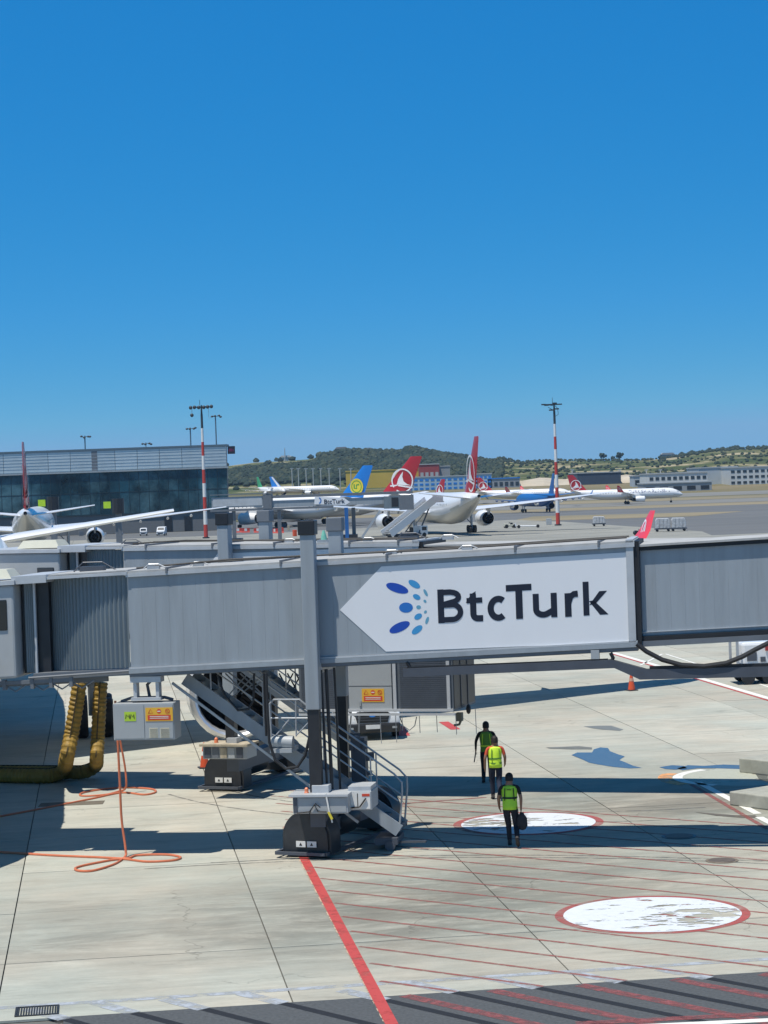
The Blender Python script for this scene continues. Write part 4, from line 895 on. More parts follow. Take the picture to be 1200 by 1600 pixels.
for px in (539, 617, 701): x = U(px, 1080).x; b.box(x-.045, x+.045, yU-.03, yU+.02, zU0+.05, zU1)
b.box(ux0, ux1, yU-.06, yU+.02, zU0+.06, zU0+.13); b.box(ux0, ux1+.05, yU-.07, yU+.0, zU0-.05, zU0+.01); b.build('frame', None, un)
b = MB().use(K['blackp']); b.box(ux1+.001, ux1+.012, yU+.1, yU+2.2, zU0+.12, zU1-.05)
b.use(K['beam'])
for y in (.75, 1.45): b.box(ux1+.012, ux1+.03, yU+y, yU+y+.04, zU0+.1, zU1-.05)
b.build('end_panel', None, un)
b = MB(); b.use(K['galv'])
for px, y in ((560, 0), (594, 0), (618, .1), (628, 1.0), (655, .6), (682, .9), (712, .2), (743, 1.4)):
    q = U(px, 1118, yU+y); b.tube([(q.x, yU+y, zU0-.02), (q.x+.01, yU+y, zU0-.02-random.uniform(.5, .85))], .011, 5)
b.use(K['greyd']); b.tube([U(624, 1119), U(630, 1134), U(640, 1141), U(648, 1134), U(651, 1120)], .014, 6)
b.build('hanging_wire', None, un)
b = MB().use(mat('lamp_olive', (.14, .14, .10), .6)); q = U(718, 1118, yU+.5); b.box(q.x-.08, q.x+.08, yU+.4, yU+.6, q.z-.15, q.z+.08); b.tube([(q.x+.04, yU+.5, q.z-.12), (q.x, yU+.45, q.z-.24), (q.x-.14, yU+.4, q.z-.26)], .035, 6)
b.build('flood_lamp', None, un)
b = MB(); q = U(732, 1108, yU+1.2); b.ball((q.x, yU+1.2, q.z), (.07, .09, .14)); b.build('horn', K['black'], un)
# clutter on the rear bridge's roof
for F_, t_, pts in ((F2, b2, ((640, 846, .9, .10), (700, 838, 1.2, .06), (575, 849, .6, .05), (452, 851, .6, .05), (205, 852, .8, .08))), (F1, b1, ((730, 862, .5, .05), (612, 867, .6, .05), (310, 885, .6, .05), (145, 888, 1.0, .12), (240, 886, .4, .06)))):
    for px, py, y, s_ in pts:
        q = F_.on(px, py, y); zz = (zt2+S2(q.x)) if t_ is b2 else (zt1+S1(q.x))
        b = MB(); b.box(q.x-s_*2.5, q.x+s_*2.5, y-s_, y+s_, zz-.01, zz+s_*1.2); b.tube([(q.x-s_*4, y, zz+.02), (q.x-s_*2, y, zz+s_*2), (q.x+s_*2, y, zz+s_*2), (q.x+s_*5, y, zz+.03)], .018, 5); b.build('roof_fitting', K['beam'] if s_ > .06 else K['galv'], t_)
# green beacon on the rear bridge roof
q = F2.on(506, 866, .1); b = MB().use(K['galv']); b.box(q.x-.16, q.x+.16, .0, .3, zt2+S2(q.x)-.02, zt2+S2(q.x)+.08); b.use(mat('lamp_green_lens', (.2, .5, .38), .3)); b.lathe([(0, .09), (.12, .07), (.26, .03)], (q.x, .15, zt2+S2(q.x)+.08), (0, 0, 1), 12, True); b.build('green_lamp', None, b2)

# ================================================================ PERSONS
def person(lab, foot, yaw, pose, vest, shirt, trous, sleeve_long, hgt=1.76, extras=None):
    """adult seen from behind, walking away along local +y; pose: dict of joint positions"""
    t = thing('person', lab, 'person', (foot.x, foot.y, 0), yaw, 'ground crew walking across the apron')
    J = dict(pelvis=(0, 0, .94), belly=(0, .01, 1.10), chest=(0, .02, 1.30), neck=(0, .02, 1.47), headb=(0, .035, 1.555), headt=(0, .05, 1.675))
    J.update(pose)
    s = hgt/1.78
    names = ['pelvis', 'belly', 'chest', 'neck', 'headb', 'headt', 'hipL', 'kneeL', 'ankL', 'toeL', 'hipR', 'kneeR', 'ankR', 'toeR', 'shL', 'elL', 'wrL', 'haL', 'shR', 'elR', 'wrR', 'haR']
    rad = dict(pelvis=(.155, .115), belly=(.145, .105), chest=(.165, .115), neck=(.068, .068), headb=(.088, .10), headt=(.088, .105), hipL=(.105, .115), kneeL=(.074, .078), ankL=(.058, .06), toeL=(.045, .03),
               hipR=(.105, .115), kneeR=(.074, .078), ankR=(.058, .06), toeR=(.045, .03), shL=(.056, .060), elL=(.044, .045), wrL=(.032, .03), haL=(.036, .022), shR=(.056, .060), elR=(.044, .045), wrR=(.032, .03), haR=(.036, .022))
    ed = [('pelvis', 'belly'), ('belly', 'chest'), ('chest', 'neck'), ('neck', 'headb'), ('headb', 'headt'), ('pelvis', 'hipL'), ('hipL', 'kneeL'), ('kneeL', 'ankL'), ('ankL', 'toeL'),
          ('pelvis', 'hipR'), ('hipR', 'kneeR'), ('kneeR', 'ankR'), ('ankR', 'toeR'), ('chest', 'shL'), ('shL', 'elL'), ('elL', 'wrL'), ('wrL', 'haL'), ('chest', 'shR'), ('shR', 'elR'), ('elR', 'wrR'), ('wrR', 'haR')]
    me = bpy.data.meshes.new('body'); vs = [Vector(J[n_])*s for n_ in names]; es = [(names.index(a), names.index(b_)) for a, b_ in ed]
    # fingers: four and a thumb, rooted inside the palm
    frs = []
    for sd_ in ('L', 'R'):
        h0 = Vector(J['ha'+sd_])*s; w0 = Vector(J['wr'+sd_])*s; d_ = (h0-w0).normalized(); sx = -1 if sd_ == 'L' else 1
        for k in range(5):
            side = Vector((0, .022-.015*k, 0)) if k < 4 else Vector((0, .035, 0))
            ln = (.045, .052, .048, .036, .03)[k]; a = h0 + (side if k < 4 else side*.8 - d_*.02)
            m1 = a + d_*ln + Vector((-sx*.004, .01 if k == 4 else 0, 0)); m2 = m1 + d_*ln*.6 + Vector((-sx*.012, 0.006, 0))
            i0 = len(vs); vs += [a, m1, m2]; es += [(names.index('ha'+sd_), i0), (i0, i0+1), (i0+1, i0+2)]; frs += [i0, i0+1, i0+2]
    me.from_pydata(vs, es, []); o = bpy.data.objects.new('body', me); C.objects.link(o)
    sk = o.modifiers.new('skin', 'SKIN'); sk.use_smooth_shade = True; sub = o.modifiers.new('sub', 'SUBSURF'); sub.levels = 1; sub.render_levels = 1
    for i, n_ in enumerate(names): me.skin_vertices[0].data[i].radius = (rad[n_][0]*s, rad[n_][1]*s); me.skin_vertices[0].data[i].use_root = (i == 0)
    for i in frs: me.skin_vertices[0].data[i].radius = (.0095, .0095)
    bpy.context.view_layer.update()
    m2 = bpy.data.meshes.new_from_object(o.evaluated_get(bpy.context.evaluated_depsgraph_get())); bpy.data.objects.remove(o); bpy.data.meshes.remove(me)
    m2.name = 'body'; m2.materials.clear()
    for q in (K['skin'], shirt, trous, K['shoe']): m2.materials.append(q)
    JV = {n_: Vector(J[n_])*s for n_ in names}
    for p in m2.polygons:
        c = p.center; best = None; bd = 9
        for a, b_ in ed:
            A_, B2 = JV[a], JV[b_]; ab = B2-A_; tt = max(0, min(1, (c-A_).dot(ab)/max(ab.length_squared, 1e-6))); dd_ = (c-(A_+ab*tt)).length
            if dd_ < bd: bd = dd_; best = (a, b_, tt)
        a, b_, tt = best
        if 'head' in b_ or a == 'neck' or (b_ == 'neck' and tt > .8): k = 0
        elif a.startswith('ank'): k = 3
        elif b_.startswith('ank') and tt > .93: k = 3
        elif a.startswith('hip') or a.startswith('knee') or (a == 'pelvis' and (b_ != 'belly' or tt < .3)): k = 2
        elif a.startswith('wr'): k = 0
        elif a.startswith('el'): k = 1 if (sleeve_long and tt < .92) else 0
        elif a.startswith('sh'): k = 1 if (sleeve_long or tt < .75) else 0
        else: k = 1
        p.material_index = k; p.use_smooth = True
    bo = bpy.data.objects.new('body', m2); C.objects.link(bo); bo.parent = t
    # ears, nose
    hb, ht = JV['headb'], JV['headt']; hc = (hb+ht)/2
    b = MB(); b.ball((hc.x-.083, hc.y-.005, hc.z), (.014, .028, .034), 8, 5); b.build('ear', K['skin'], bo, smooth=True)
    b = MB(); b.ball((hc.x+.083, hc.y-.005, hc.z), (.014, .028, .034), 8, 5); b.build('ear', K['skin'], bo, smooth=True)
    b = MB().use(K['skin']); b.ball((hc.x, hc.y+.10, hc.z-.005), (.014, .02, .025), 8, 5); b.build('nose', None, bo, smooth=True)
    b = MB().use(K['shirtb']); b.bar((hc.x-.025, hc.y+.088, hc.z-.06), (hc.x+.025, hc.y+.088, hc.z-.06), .01, .008); b.build('mouth', None, bo)
    for sx in (-1, 1):
        b = MB(); b.ball((hc.x+sx*.032, hc.y+.082, hc.z+.02), (.013, .008, .008), 8, 4); b.build('eye', K['shirtb'], bo, smooth=True)
    # hair cap
    b = MB(); rings = []
    for j in range(7):
        a = math.pi*.5*j/6; rr = math.cos(a); rings.append([(hc.x+.096*rr*math.cos(u), hc.y-.014+.116*rr*math.sin(u)-.0, hc.z+.03+.105*math.sin(a)-(.085 if (math.sin(u) < .15 and j == 0) else 0.0)) for u in [2*math.pi*k/18 for k in range(18)]])
    b.loft(rings); b.build('hair', K['hair'], t, smooth=True)
    # shoes
    for sd_ in ('L', 'R'):
        a, c = JV['ank'+sd_], JV['toe'+sd_]; d_ = (c-a); d2 = Vector((d_.x, d_.y, d_.z)).normalized(); up = Vector((1, 0, 0)).cross(d2)
        if up.z < 0: up = -up
        b = MB(); rings = []
        for tt, wd, hh in ((-.07, .034, .05), (-.03, .046, .075), (.05, .048, .07), (.13, .05, .045), (.19, .036, .03), (.215, .015, .015)):
            q = a + d2*tt - up*.045
            rings.append([q+Vector((1, 0, 0))*wd*math.cos(u)+up*hh*max(-.5, math.sin(u)) for u in [2*math.pi*k/10 for k in range(10)]])
        b.loft(rings); b.build('shoe', K['shoe'], t, smooth=True)
    # vest: open tube round the trunk
    top = JV['neck'].z-.01; bot = (JV['pelvis'].z-.06); ch, be, pe = JV['chest'], JV['belly'], JV['pelvis']
    b = MB(); rings = []; N = 28
    prof = [(bot, .178, .142, pe), (bot+.10, .176, .140, pe), (be.z, .172, .136, be), (ch.z-.06, .188, .140, ch), (ch.z+.05, .196, .138, ch), (ch.z+.125, .170, .118, ch), (top-.015, .115, .095, ch), (top, .075, .075, ch)]
    for z, rx, ry, cc in prof:
        rings.append([(cc.x+rx*s*math.cos(u)*(1+.03*math.sin(5*u+z*9)), cc.y+ry*s*math.sin(u)*(1+.04*math.sin(4*u+z*13)), z) for u in [2*math.pi*k/N for k in range(N)]])
    b.loft(rings, cap=False); vo = b.build('vest', vest[0], t, smooth=True)
    sol = vo.modifiers.new('thickness', 'SOLIDIFY'); sol.thickness = .008
    b = MB().use(vest[1])
    for z, rx, ry in vest[2]:
        b.loft([[(pe.x*.5+be.x*.5+rx*s*math.cos(u), be.y+ry*s*math.sin(u), z*s+dz) for u in [2*math.pi*k/N for k in range(N)]] for dz in (-.022, .022)], cap=False)
    for sx in (-1, 1):
        b.bar((sx*.12*s+ch.x, ch.y-.142*s, be.z+.0), (sx*.10*s+ch.x, ch.y-.125*s, top-.07), .02, .03)
    b.build('vest_band', None, vo)
    if vest[3]:
        b = MB().use(vest[1])
        for k in range(5): b.bar((-.05+.022*k, ch.y-.150, ch.z+.06), (-.038+.022*k, ch.y-.150, ch.z+.06), .01, .025)
        b.build('vest_print', None, vo)
    if extras: extras(t, JV)
    return t
base = dict(hipL=(-.10, 0, .90), hipR=(.10, 0, .90), shL=(-.20, .02, 1.42), shR=(.20, .02, 1.42))
# nearest: left leg planted, right leg trailing bent
f3 = gnd(799, 1322)
def bag(t, J):
    h_ = J['haR']; b = MB(); rings = []
    for z, wx, wy in ((0, .03, .03), (-.06, .06, .05), (-.16, .12, .06), (-.34, .13, .06), (-.40, .10, .05)):
        rings.append([(h_.x+.02+wx*math.cos(u)*(1+.12*math.sin(3*u+z*20)), h_.y-.06+wy*math.sin(u), h_.z-.02+z+.02*math.cos(2*u)) for u in [2*math.pi*k/12 for k in range(12)]])
    b.loft(rings); o = b.build('carried_bag', mat('bag_black', (.02, .02, .024), .7, var=.2, scale=8), None, smooth=True)
    o.location = f3; o.rotation_euler = (0, 0, R(-8)); tag(o, 'black cloth bag hanging from the hand of the nearest worker', 'bag')
P3 = dict(base, kneeL=(-.06, .14, .50), ankL=(-.05, .16, .10), toeL=(-.05, .31, .04), kneeR=(.13, .06, .50), ankR=(.18, -.36, .24), toeR=(.19, -.27, .08),
          elL=(-.27, .02, 1.14), wrL=(-.27, .14, .92), haL=(-.26, .18, .85), elR=(.27, -.03, 1.15), wrR=(.26, .00, .91), haR=(.26, .01, .83))
person('man in a lime vest and black trousers, nearest of the three walkers', f3, R(-8), P3, (K['lime'], K['vtrim'], [(1.16, .180, .146)], True), K['shirtb'], K['trous'], False, 1.78, bag)
f2 = gnd(776, 1249)
P2 = dict(base, kneeL=(-.09, .10, .49), ankL=(-.08, .10, .10), toeL=(-.09, .25, .04), kneeR=(.08, -.02, .47), ankR=(.06, -.36, .26), toeR=(.06, -.37, .09),
          elL=(-.28, -.03, 1.15), wrL=(-.29, .04, .91), haL=(-.29, .07, .83), elR=(.27, .0, 1.14), wrR=(.28, .14, .95), haR=(.28, .20, .90))
person('man in a bright yellow vest over an orange shirt, middle of the three walkers', f2, R(4), P2, (K['limey'], K['limed'], [(1.13, .180, .146), (1.0, .182, .148)], False), K['shirto'], K['jeans'], False, 1.77)
f1 = gnd(762, 1222)
def baton(t, J):
    h_ = J['haL']; b = MB(); b.tube([(h_.x, h_.y, h_.z+.04), (h_.x-.02, h_.y+.02, h_.z-.10), (h_.x-.06, h_.y, h_.z-.30)], .017, 8); o = b.build('hand_baton', K['beam'], None)
    o.location = f1; o.rotation_euler = (0, 0, R(-3)); tag(o, 'short dark baton in the left hand of the farthest worker', 'baton')
P1_ = dict(base, kneeL=(-.10, .02, .49), ankL=(-.11, -.10, .11), toeL=(-.12, .02, .05), kneeR=(.09, .16, .52), ankR=(.09, .22, .10), toeR=(.09, .37, .05),
          elL=(-.30, .02, 1.17), wrL=(-.31, .10, .93), haL=(-.31, .13, .86), elR=(.29, -.02, 1.17), wrR=(.30, .08, .95), haR=(.30, .11, .88))
person('man in a dark long-sleeved top and green vest, farthest of the three walkers', f1, R(-3), P1_, (K['limed'], K['limey'], [(1.05, .180, .146)], False), K['shirtb'], K['trous'], True, 1.79, baton)

# ================================================================ GROUND EQUIPMENT NEAR THE BRIDGES
def cone(px, py, h_, lab):
    p = gnd(px, py); t = thing('traffic_cone', lab, 'traffic cone', (p.x, p.y, p.z), random.random(), 'orange traffic cones')
    b = MB(); b.box(-.2, .2, -.2, .2, 0, .04); b.build('base', K['blackp'], t, bevel=.01)
    b = MB(); b.lathe([(.04, .15), (h_*.35, .115), (h_*.35, .115), (h_, .03), (h_, .001)], (0, 0, 0), (0, 0, 1), 16); b.build('cone_body', K['cone'], t, smooth=True)
    b = MB(); b.lathe([(h_*.50, .100), (h_*.66, .078)], (0, 0, 0), (0, 0, 1), 16); b.build('reflective_band', K['refl'] if h_ > .78 else mat('band_faded', (.55, .3, .22), .6), t)
cone(320, 1200, .80, 'orange traffic cone beside the rear bridge wheel guard')
cone(987, 1079, .76, 'orange traffic cone alone under the dark cable beam on the right')
# yellow ducts
HY = 65.2
def duct(name_pts, r_, lab):
    t = thing('air_duct', lab, 'air duct', tuple(name_pts[-1][:2])+(0,), 0, 'yellow air ducts')
    o_ = Vector((name_pts[-1][0], name_pts[-1][1], 0)); pts = []
    P_ = [Vector(p)-o_ for p in name_pts]
    for i in range(len(P_)-1):
        p0, p1, p2, p3 = P_[max(i-1, 0)], P_[i], P_[i+1], P_[min(i+2, len(P_)-1)]; n = max(2, int((p2-p1).length/.034))
        for k in range(n):
            t_ = k/n; pts.append(.5*((2*p1)+(-p0+p2)*t_+(2*p0-5*p1+4*p2-p3)*t_*t_+(-p0+3*p1-3*p2+p3)*t_**3))
    rr = [r_*(1.0 if (i//2) % 2 else .91) for i in range(len(pts))]
    b = MB(); b.tube(pts, rr, 14); b.build('ribbed_hose', K['yellow'], t, smooth=False)
    b = MB(); b.tube([p+Vector((0, -r_-.0, 0)) if abs((pts[min(i+1, len(pts)-1)]-p).z) > .02 else p+Vector((0, 0, r_)) for i, p in enumerate(pts)][::3], .022, 5); b.build('seam_strap', mat('strap_dark', (.07, .05, .02), .7), t)
ga, gb_, gc = gnd(100, 1222), gnd(148, 1220), gnd(-60, 1222)
r_ = .225
duct([at(124, 1066, HY), at(121, 1090, HY), at(112, 1145, HY), at(104, 1185, HY-.1), (ga.x+.02, ga.y, .42), (ga.x-.25, ga.y-.05, r_+.01), (ga.x-.9, ga.y-.05, r_), (gc.x, gc.y, r_), (gc.x-3, gc.y+.3, r_)], r_, 'yellow ribbed air duct, left of the two, bending left along the ground')
duct([at(158, 1066, HY+.4), at(156, 1090, HY+.4), at(153, 1150, HY+.4), at(151, 1185, HY+.3), (gb_.x+.0, gb_.y+.3, .42), (gb_.x-.35, gb_.y+.35, r_+.01), (gb_.x-1.0, gb_.y+.45, r_), (gc.x, gc.y+.6, r_), (gc.x-3, gc.y+.8, r_)], r_*.93, 'yellow ribbed air duct hanging behind the grey electric cabinet')
# orange cables
def cable(pts, lab):
    o_ = Vector(pts[len(pts)//2]); P_ = [Vector(p)-Vector((o_.x, o_.y, 0)) for p in pts]; q = []
    for i in range(len(P_)-1):
        p0, p1, p2, p3 = P_[max(i-1, 0)], P_[i], P_[i+1], P_[min(i+2, len(P_)-1)]
        for k in range(8):
            t_ = k/8; q.append(.5*((2*p1)+(-p0+p2)*t_+(2*p0-5*p1+4*p2-p3)*t_*t_+(-p0+3*p1-3*p2+p3)*t_**3))
    q.append(P_[-1]); q = [Vector((v.x, v.y, max(v.z, .024))) for v in q]
    b = MB(); b.tube(q, .030, 7); o = b.build('ground_power_cable', K['orange'], None, smooth=True, loc=(o_.x, o_.y, 0)); tag(o, lab, 'cable', 'orange power cables')
def G3(px, py): p = gnd(px, py); return (p.x, p.y, .025)
Yc = 53.6
cable([at(180, 1095, Yc), at(183, 1140, Yc), at(187, 1220, Yc), at(190, 1280, Yc), at(196, 1325, Yc-.1), G3(195, 1341), G3(178, 1352), G3(145, 1362), G3(122, 1362), G3(120, 1357), G3(150, 1350), G3(190, 1344), G3(230, 1348), G3(270, 1346), G3(282, 1341), G3(260, 1337), G3(215, 1338), G3(196, 1343), G3(150, 1341), G3(80, 1338), G3(0, 1333), G3(-60, 1330)], 'orange power cable whose loops lie in the open sun, nearest the camera')
Yc2 = 64.5
cable([at(184, 1100, Yc2), at(187, 1150, Yc2), at(193, 1185, Yc2), at(196, 1205, Yc2), at(197, 1228, Yc2), G3(190, 1237), G3(165, 1243), G3(130, 1245), G3(127, 1241), G3(150, 1236), G3(190, 1232), G3(235, 1234), G3(243, 1239), G3(225, 1243), G3(190, 1240), G3(140, 1250), G3(80, 1262), G3(0, 1277), G3(-60, 1288)], 'orange power cable coiled on the strip between the two bridge shadows')
p = gnd(112, 1256); b = MB(); b.box(-.9, .9, -.35, .35, 0, .012); o = b.build('ground_plate', mat('plate_brown', (.14, .12, .09), .8, var=.2), None, loc=(p.x, p.y, 0)); o.rotation_euler = (0, 0, R(2)); tag(o, 'flat brown plate under the orange cable between the bridge shadows', 'plate')

# white car-derived van with black grille under the air unit
p = gnd(583, 1157)
t = thing('parked_van', 'white van with a black grille parked facing the camera under the air unit', 'van', (p.x, p.y, 0), R(6))
b = MB()
def vring(y, w_, z0, z1, r_=.12): return [(-w_+r_, y, z0), (w_-r_, y, z0), (w_, y, z0+r_), (w_*.985, y, z1-r_), (w_*.93-r_, y, z1), (-w_*.93+r_, y, z1), (-w_*.985, y, z1-r_), (-w_, y, z0+r_)]
b.loft([vring(.0, .86, .32, .80), vring(.06, .96, .28, .98), vring(.5, .99, .26, 1.16), vring(1.15, 1.0, .26, 1.24), vring(1.2, 1.0, .26, 1.26), vring(1.85, .98, .26, 2.0), vring(2.2, .97, .26, 2.12), vring(5.0, .97, .26, 2.15), vring(5.2, .94, .3, 2.05)])
b.build('body', K['vanw'], t, smooth=True, bevel=.02)
b = MB(); b.hexa([(-.78, 1.16, 1.30), (.78, 1.16, 1.30), (.78, 1.26, 1.28), (-.78, 1.26, 1.28), (-.70, 1.74, 1.92), (.70, 1.74, 1.92), (.70, 1.9, 1.92), (-.70, 1.9, 1.92)]); b.build('windscreen', K['glass'], t)
b = MB().use(K['blackp']); b.prism([(-.52, 0), (.52, 0), (.60, .30), (.5, .38), (-.5, .38), (-.60, .30)], (0, .07, .60), (1, 0, 0), (0, 0, 1), (0, -.09, 0)); gr = b.build('grille', None, t)
b = MB().use(K['beam']); 
for z in (.68, .77, .86): b.box(-.52, .52, -.03, -.02, z, z+.02)
b.build('grille_bar', None, gr)
b = MB().use(K['blue']); b.poly([(.11*math.cos(a), -.036, .84+.05*math.sin(a)) for a in [2*math.pi*i/16 for i in range(16)]]); b.build('oval_badge', None, gr)
b = MB(); b.box(-.95, .95, -.10, .14, .26, .58); b.build('bumper', K['blackp'], t, bevel=.06)
b = MB(); b.box(-.24, .24, -.125, -.105, .40, .54); b.build('number_plate', K['plate'], t)
for s_ in (-1, 1):
    b = MB(); b.hexa([(s_*.60, -.01, .74), (s_*.93, .10, .78), (s_*.95, .3, .78), (s_*.6, .3, .74), (s_*.62, .04, .90), (s_*.94, .16, 1.0), (s_*.95, .3, 1.0), (s_*.62, .3, .9)]); b.build('headlight', mat('headlight_glass', (.5, .52, .54), .1, spec=.8), t)
    b = MB(); b.box(s_*.66, s_*.82, -.115, -.1, .40, .47); b.build('fog_lamp', K['galv'], t)
    for y in (.95, 4.1):
        b = MB(); b.lathe([(-.11, .1), (-.11, .33), (.11, .33), (.11, .1)], (s_*.86, y, .34), (1, 0, 0), 20, True); b.build('wheel', K['black'], t, smooth=True)
    b = MB(); b.box(s_*1.03, s_*1.25, 1.3, 1.4, 1.25, 1.5); b.build('mirror', K['blackp'], t, bevel=.03)

# loaded flatbed trolley at the right edge
p = gnd(1150, 1068); t = thing('service_trolley', 'flatbed service trolley with white tank and red machine, cut by the right edge', 'service trolley', (p.x, p.y, 0), R(4))
b = MB(); b.box(-.2, 4.2, -.8, .8, .55, .72); b.box(0, 4, -.7, -.6, .35, .55); b.box(0, 4, .6, .7, .35, .55); b.build('bed', K['beam'], t)
for x in (.35, 1.2, 2.2, 3.4):
    for y in (-.7, .7):
        b = MB(); b.lathe([(-.09, .06), (-.09, .27), (.09, .27), (.09, .06)], (x, y, .28), (0, 1, 0), 16, True); b.build('wheel', K['black'], t, smooth=True)
b = MB(); b.box(.15, 1.9, -.6, .6, .74, 1.7); b.build('tank', K['vanw'], t, bevel=.12)
b = MB(); b.box(.35, .75, -.63, -.6, .95, 1.3); b.box(.9, 1.1, -.66, -.6, .9, 1.1); b.build('control_panel', K['beam'], t)
for y in (-.7, .6): b = MB(); b.box(-.1, .0, y, y+.1, .72, 1.9); b.build('side_post', K['galv'], t)
b = MB(); b.box(1.1, 1.9, -.72, -.62, 1.35, 1.65); b.box(2.0, 3.2, -.5, .5, .74, 1.5); b.ball((1.65, -.6, 1.35), (.2, .2, .25)); b.build('machine', mat('machine_red', (.35, .04, .04), .5), t)

# ================================================================ AIRLINERS
def ell_ring(x, cy, cz, ry, rz, n=28): return [(x, cy+ry*math.cos(2*math.pi*k/n), cz+rz*math.sin(2*math.pi*k/n)) for k in range(n)]
def foil(le, ch, th, side=0):
    """section: le = leading edge point (x,y,z); chord runs to -x"""
    pr = [(0, 0), (.05, .42), (.2, .85), (.4, 1.0), (.7, .55), (1.0, .04), (1.0, -.04), (.7, -.35), (.4, -.6), (.2, -.55), (.05, -.3)]
    return [(le[0]-ch*a, le[1], le[2]+th*ch*.5*c) for a, c in pr]
def vfoil(le, ch, th):
    pr = [(0, 0), (.05, .45), (.25, .95), (.45, 1.0), (.75, .55), (1.0, .05), (1.0, -.05), (.75, -.55), (.45, -1.0), (.25, -.95), (.05, -.45)]
    return [(le[0]-ch*a, le[1]+th*ch*.5*c, le[2]) for a, c in pr]
A330 = dict(L=62, nose=31, r=2.82, zc=4.65, half=29.3, root=10.6, tipc=2.5, le0=9.5, sweep=.60, dih=.085, wz=3.7, finh=16.9, finroot=8.6, fintip=3.4, finsw=.95, stab=9.7, sroot=5.6, eng_y=9.37, eng_x=9.2, eng_r=1.5, eng_l=5.0, eng_z=2.45, gy=5.3, wheels=4, wr=.70, ngx=25.5)
A321 = dict(L=44.5, nose=21.5, r=2.0, zc=3.75, half=17.3, root=6.4, tipc=1.6, le0=5.5, sweep=.50, dih=.09, wz=3.0, finh=11.8, finroot=6.2, fintip=2.2, finsw=.85, stab=6.2, sroot=3.8, eng_y=5.75, eng_x=6.2, eng_r=1.15, eng_l=3.6, eng_z=1.85, gy=3.8, wheels=2, wr=.58, ngx=16.9)
def emblem(b, f, kind, s_):
    if kind == 'bird':
        stroke_poly(b, arc2(0, 0, 1.0*s_, 0, 360, 30), .13*s_, f)
        stroke_poly(b, [(-1.2*s_, -.42*s_), (-.5*s_, -.38*s_), (.2*s_, -.5*s_), (.95*s_, -.62*s_)], .12*s_, f)
        P_ = [(-.55, -.30), (-.40, .15), (-.15, .52), (.10, .80), (.02, .35), (.12, -.05), (.45, -.30), (.80, -.42), (.2, -.40)]
        b.poly([f(x*s_, y*s_) for x, y in P_])
    elif kind == 'disc':
        b.use(K['ylw']); b.poly([f(s_*math.cos(a), s_*math.sin(a)) for a in [2*math.pi*i/28 for i in range(28)]])
        b.use(K['grn']); g = lambda x, y: (lambda v: v)(f(x*1.0, y*1.0, .02)); stroke_poly(b, arc2(0, 0, .72*s_, 0, 360, 24), .10*s_, g)
        stroke_poly(b, [(-.35*s_, .3*s_), (-.35*s_, -.2*s_), (.0, -.25*s_), (.0, .2*s_), (.4*s_, .25*s_)], .18*s_, g)
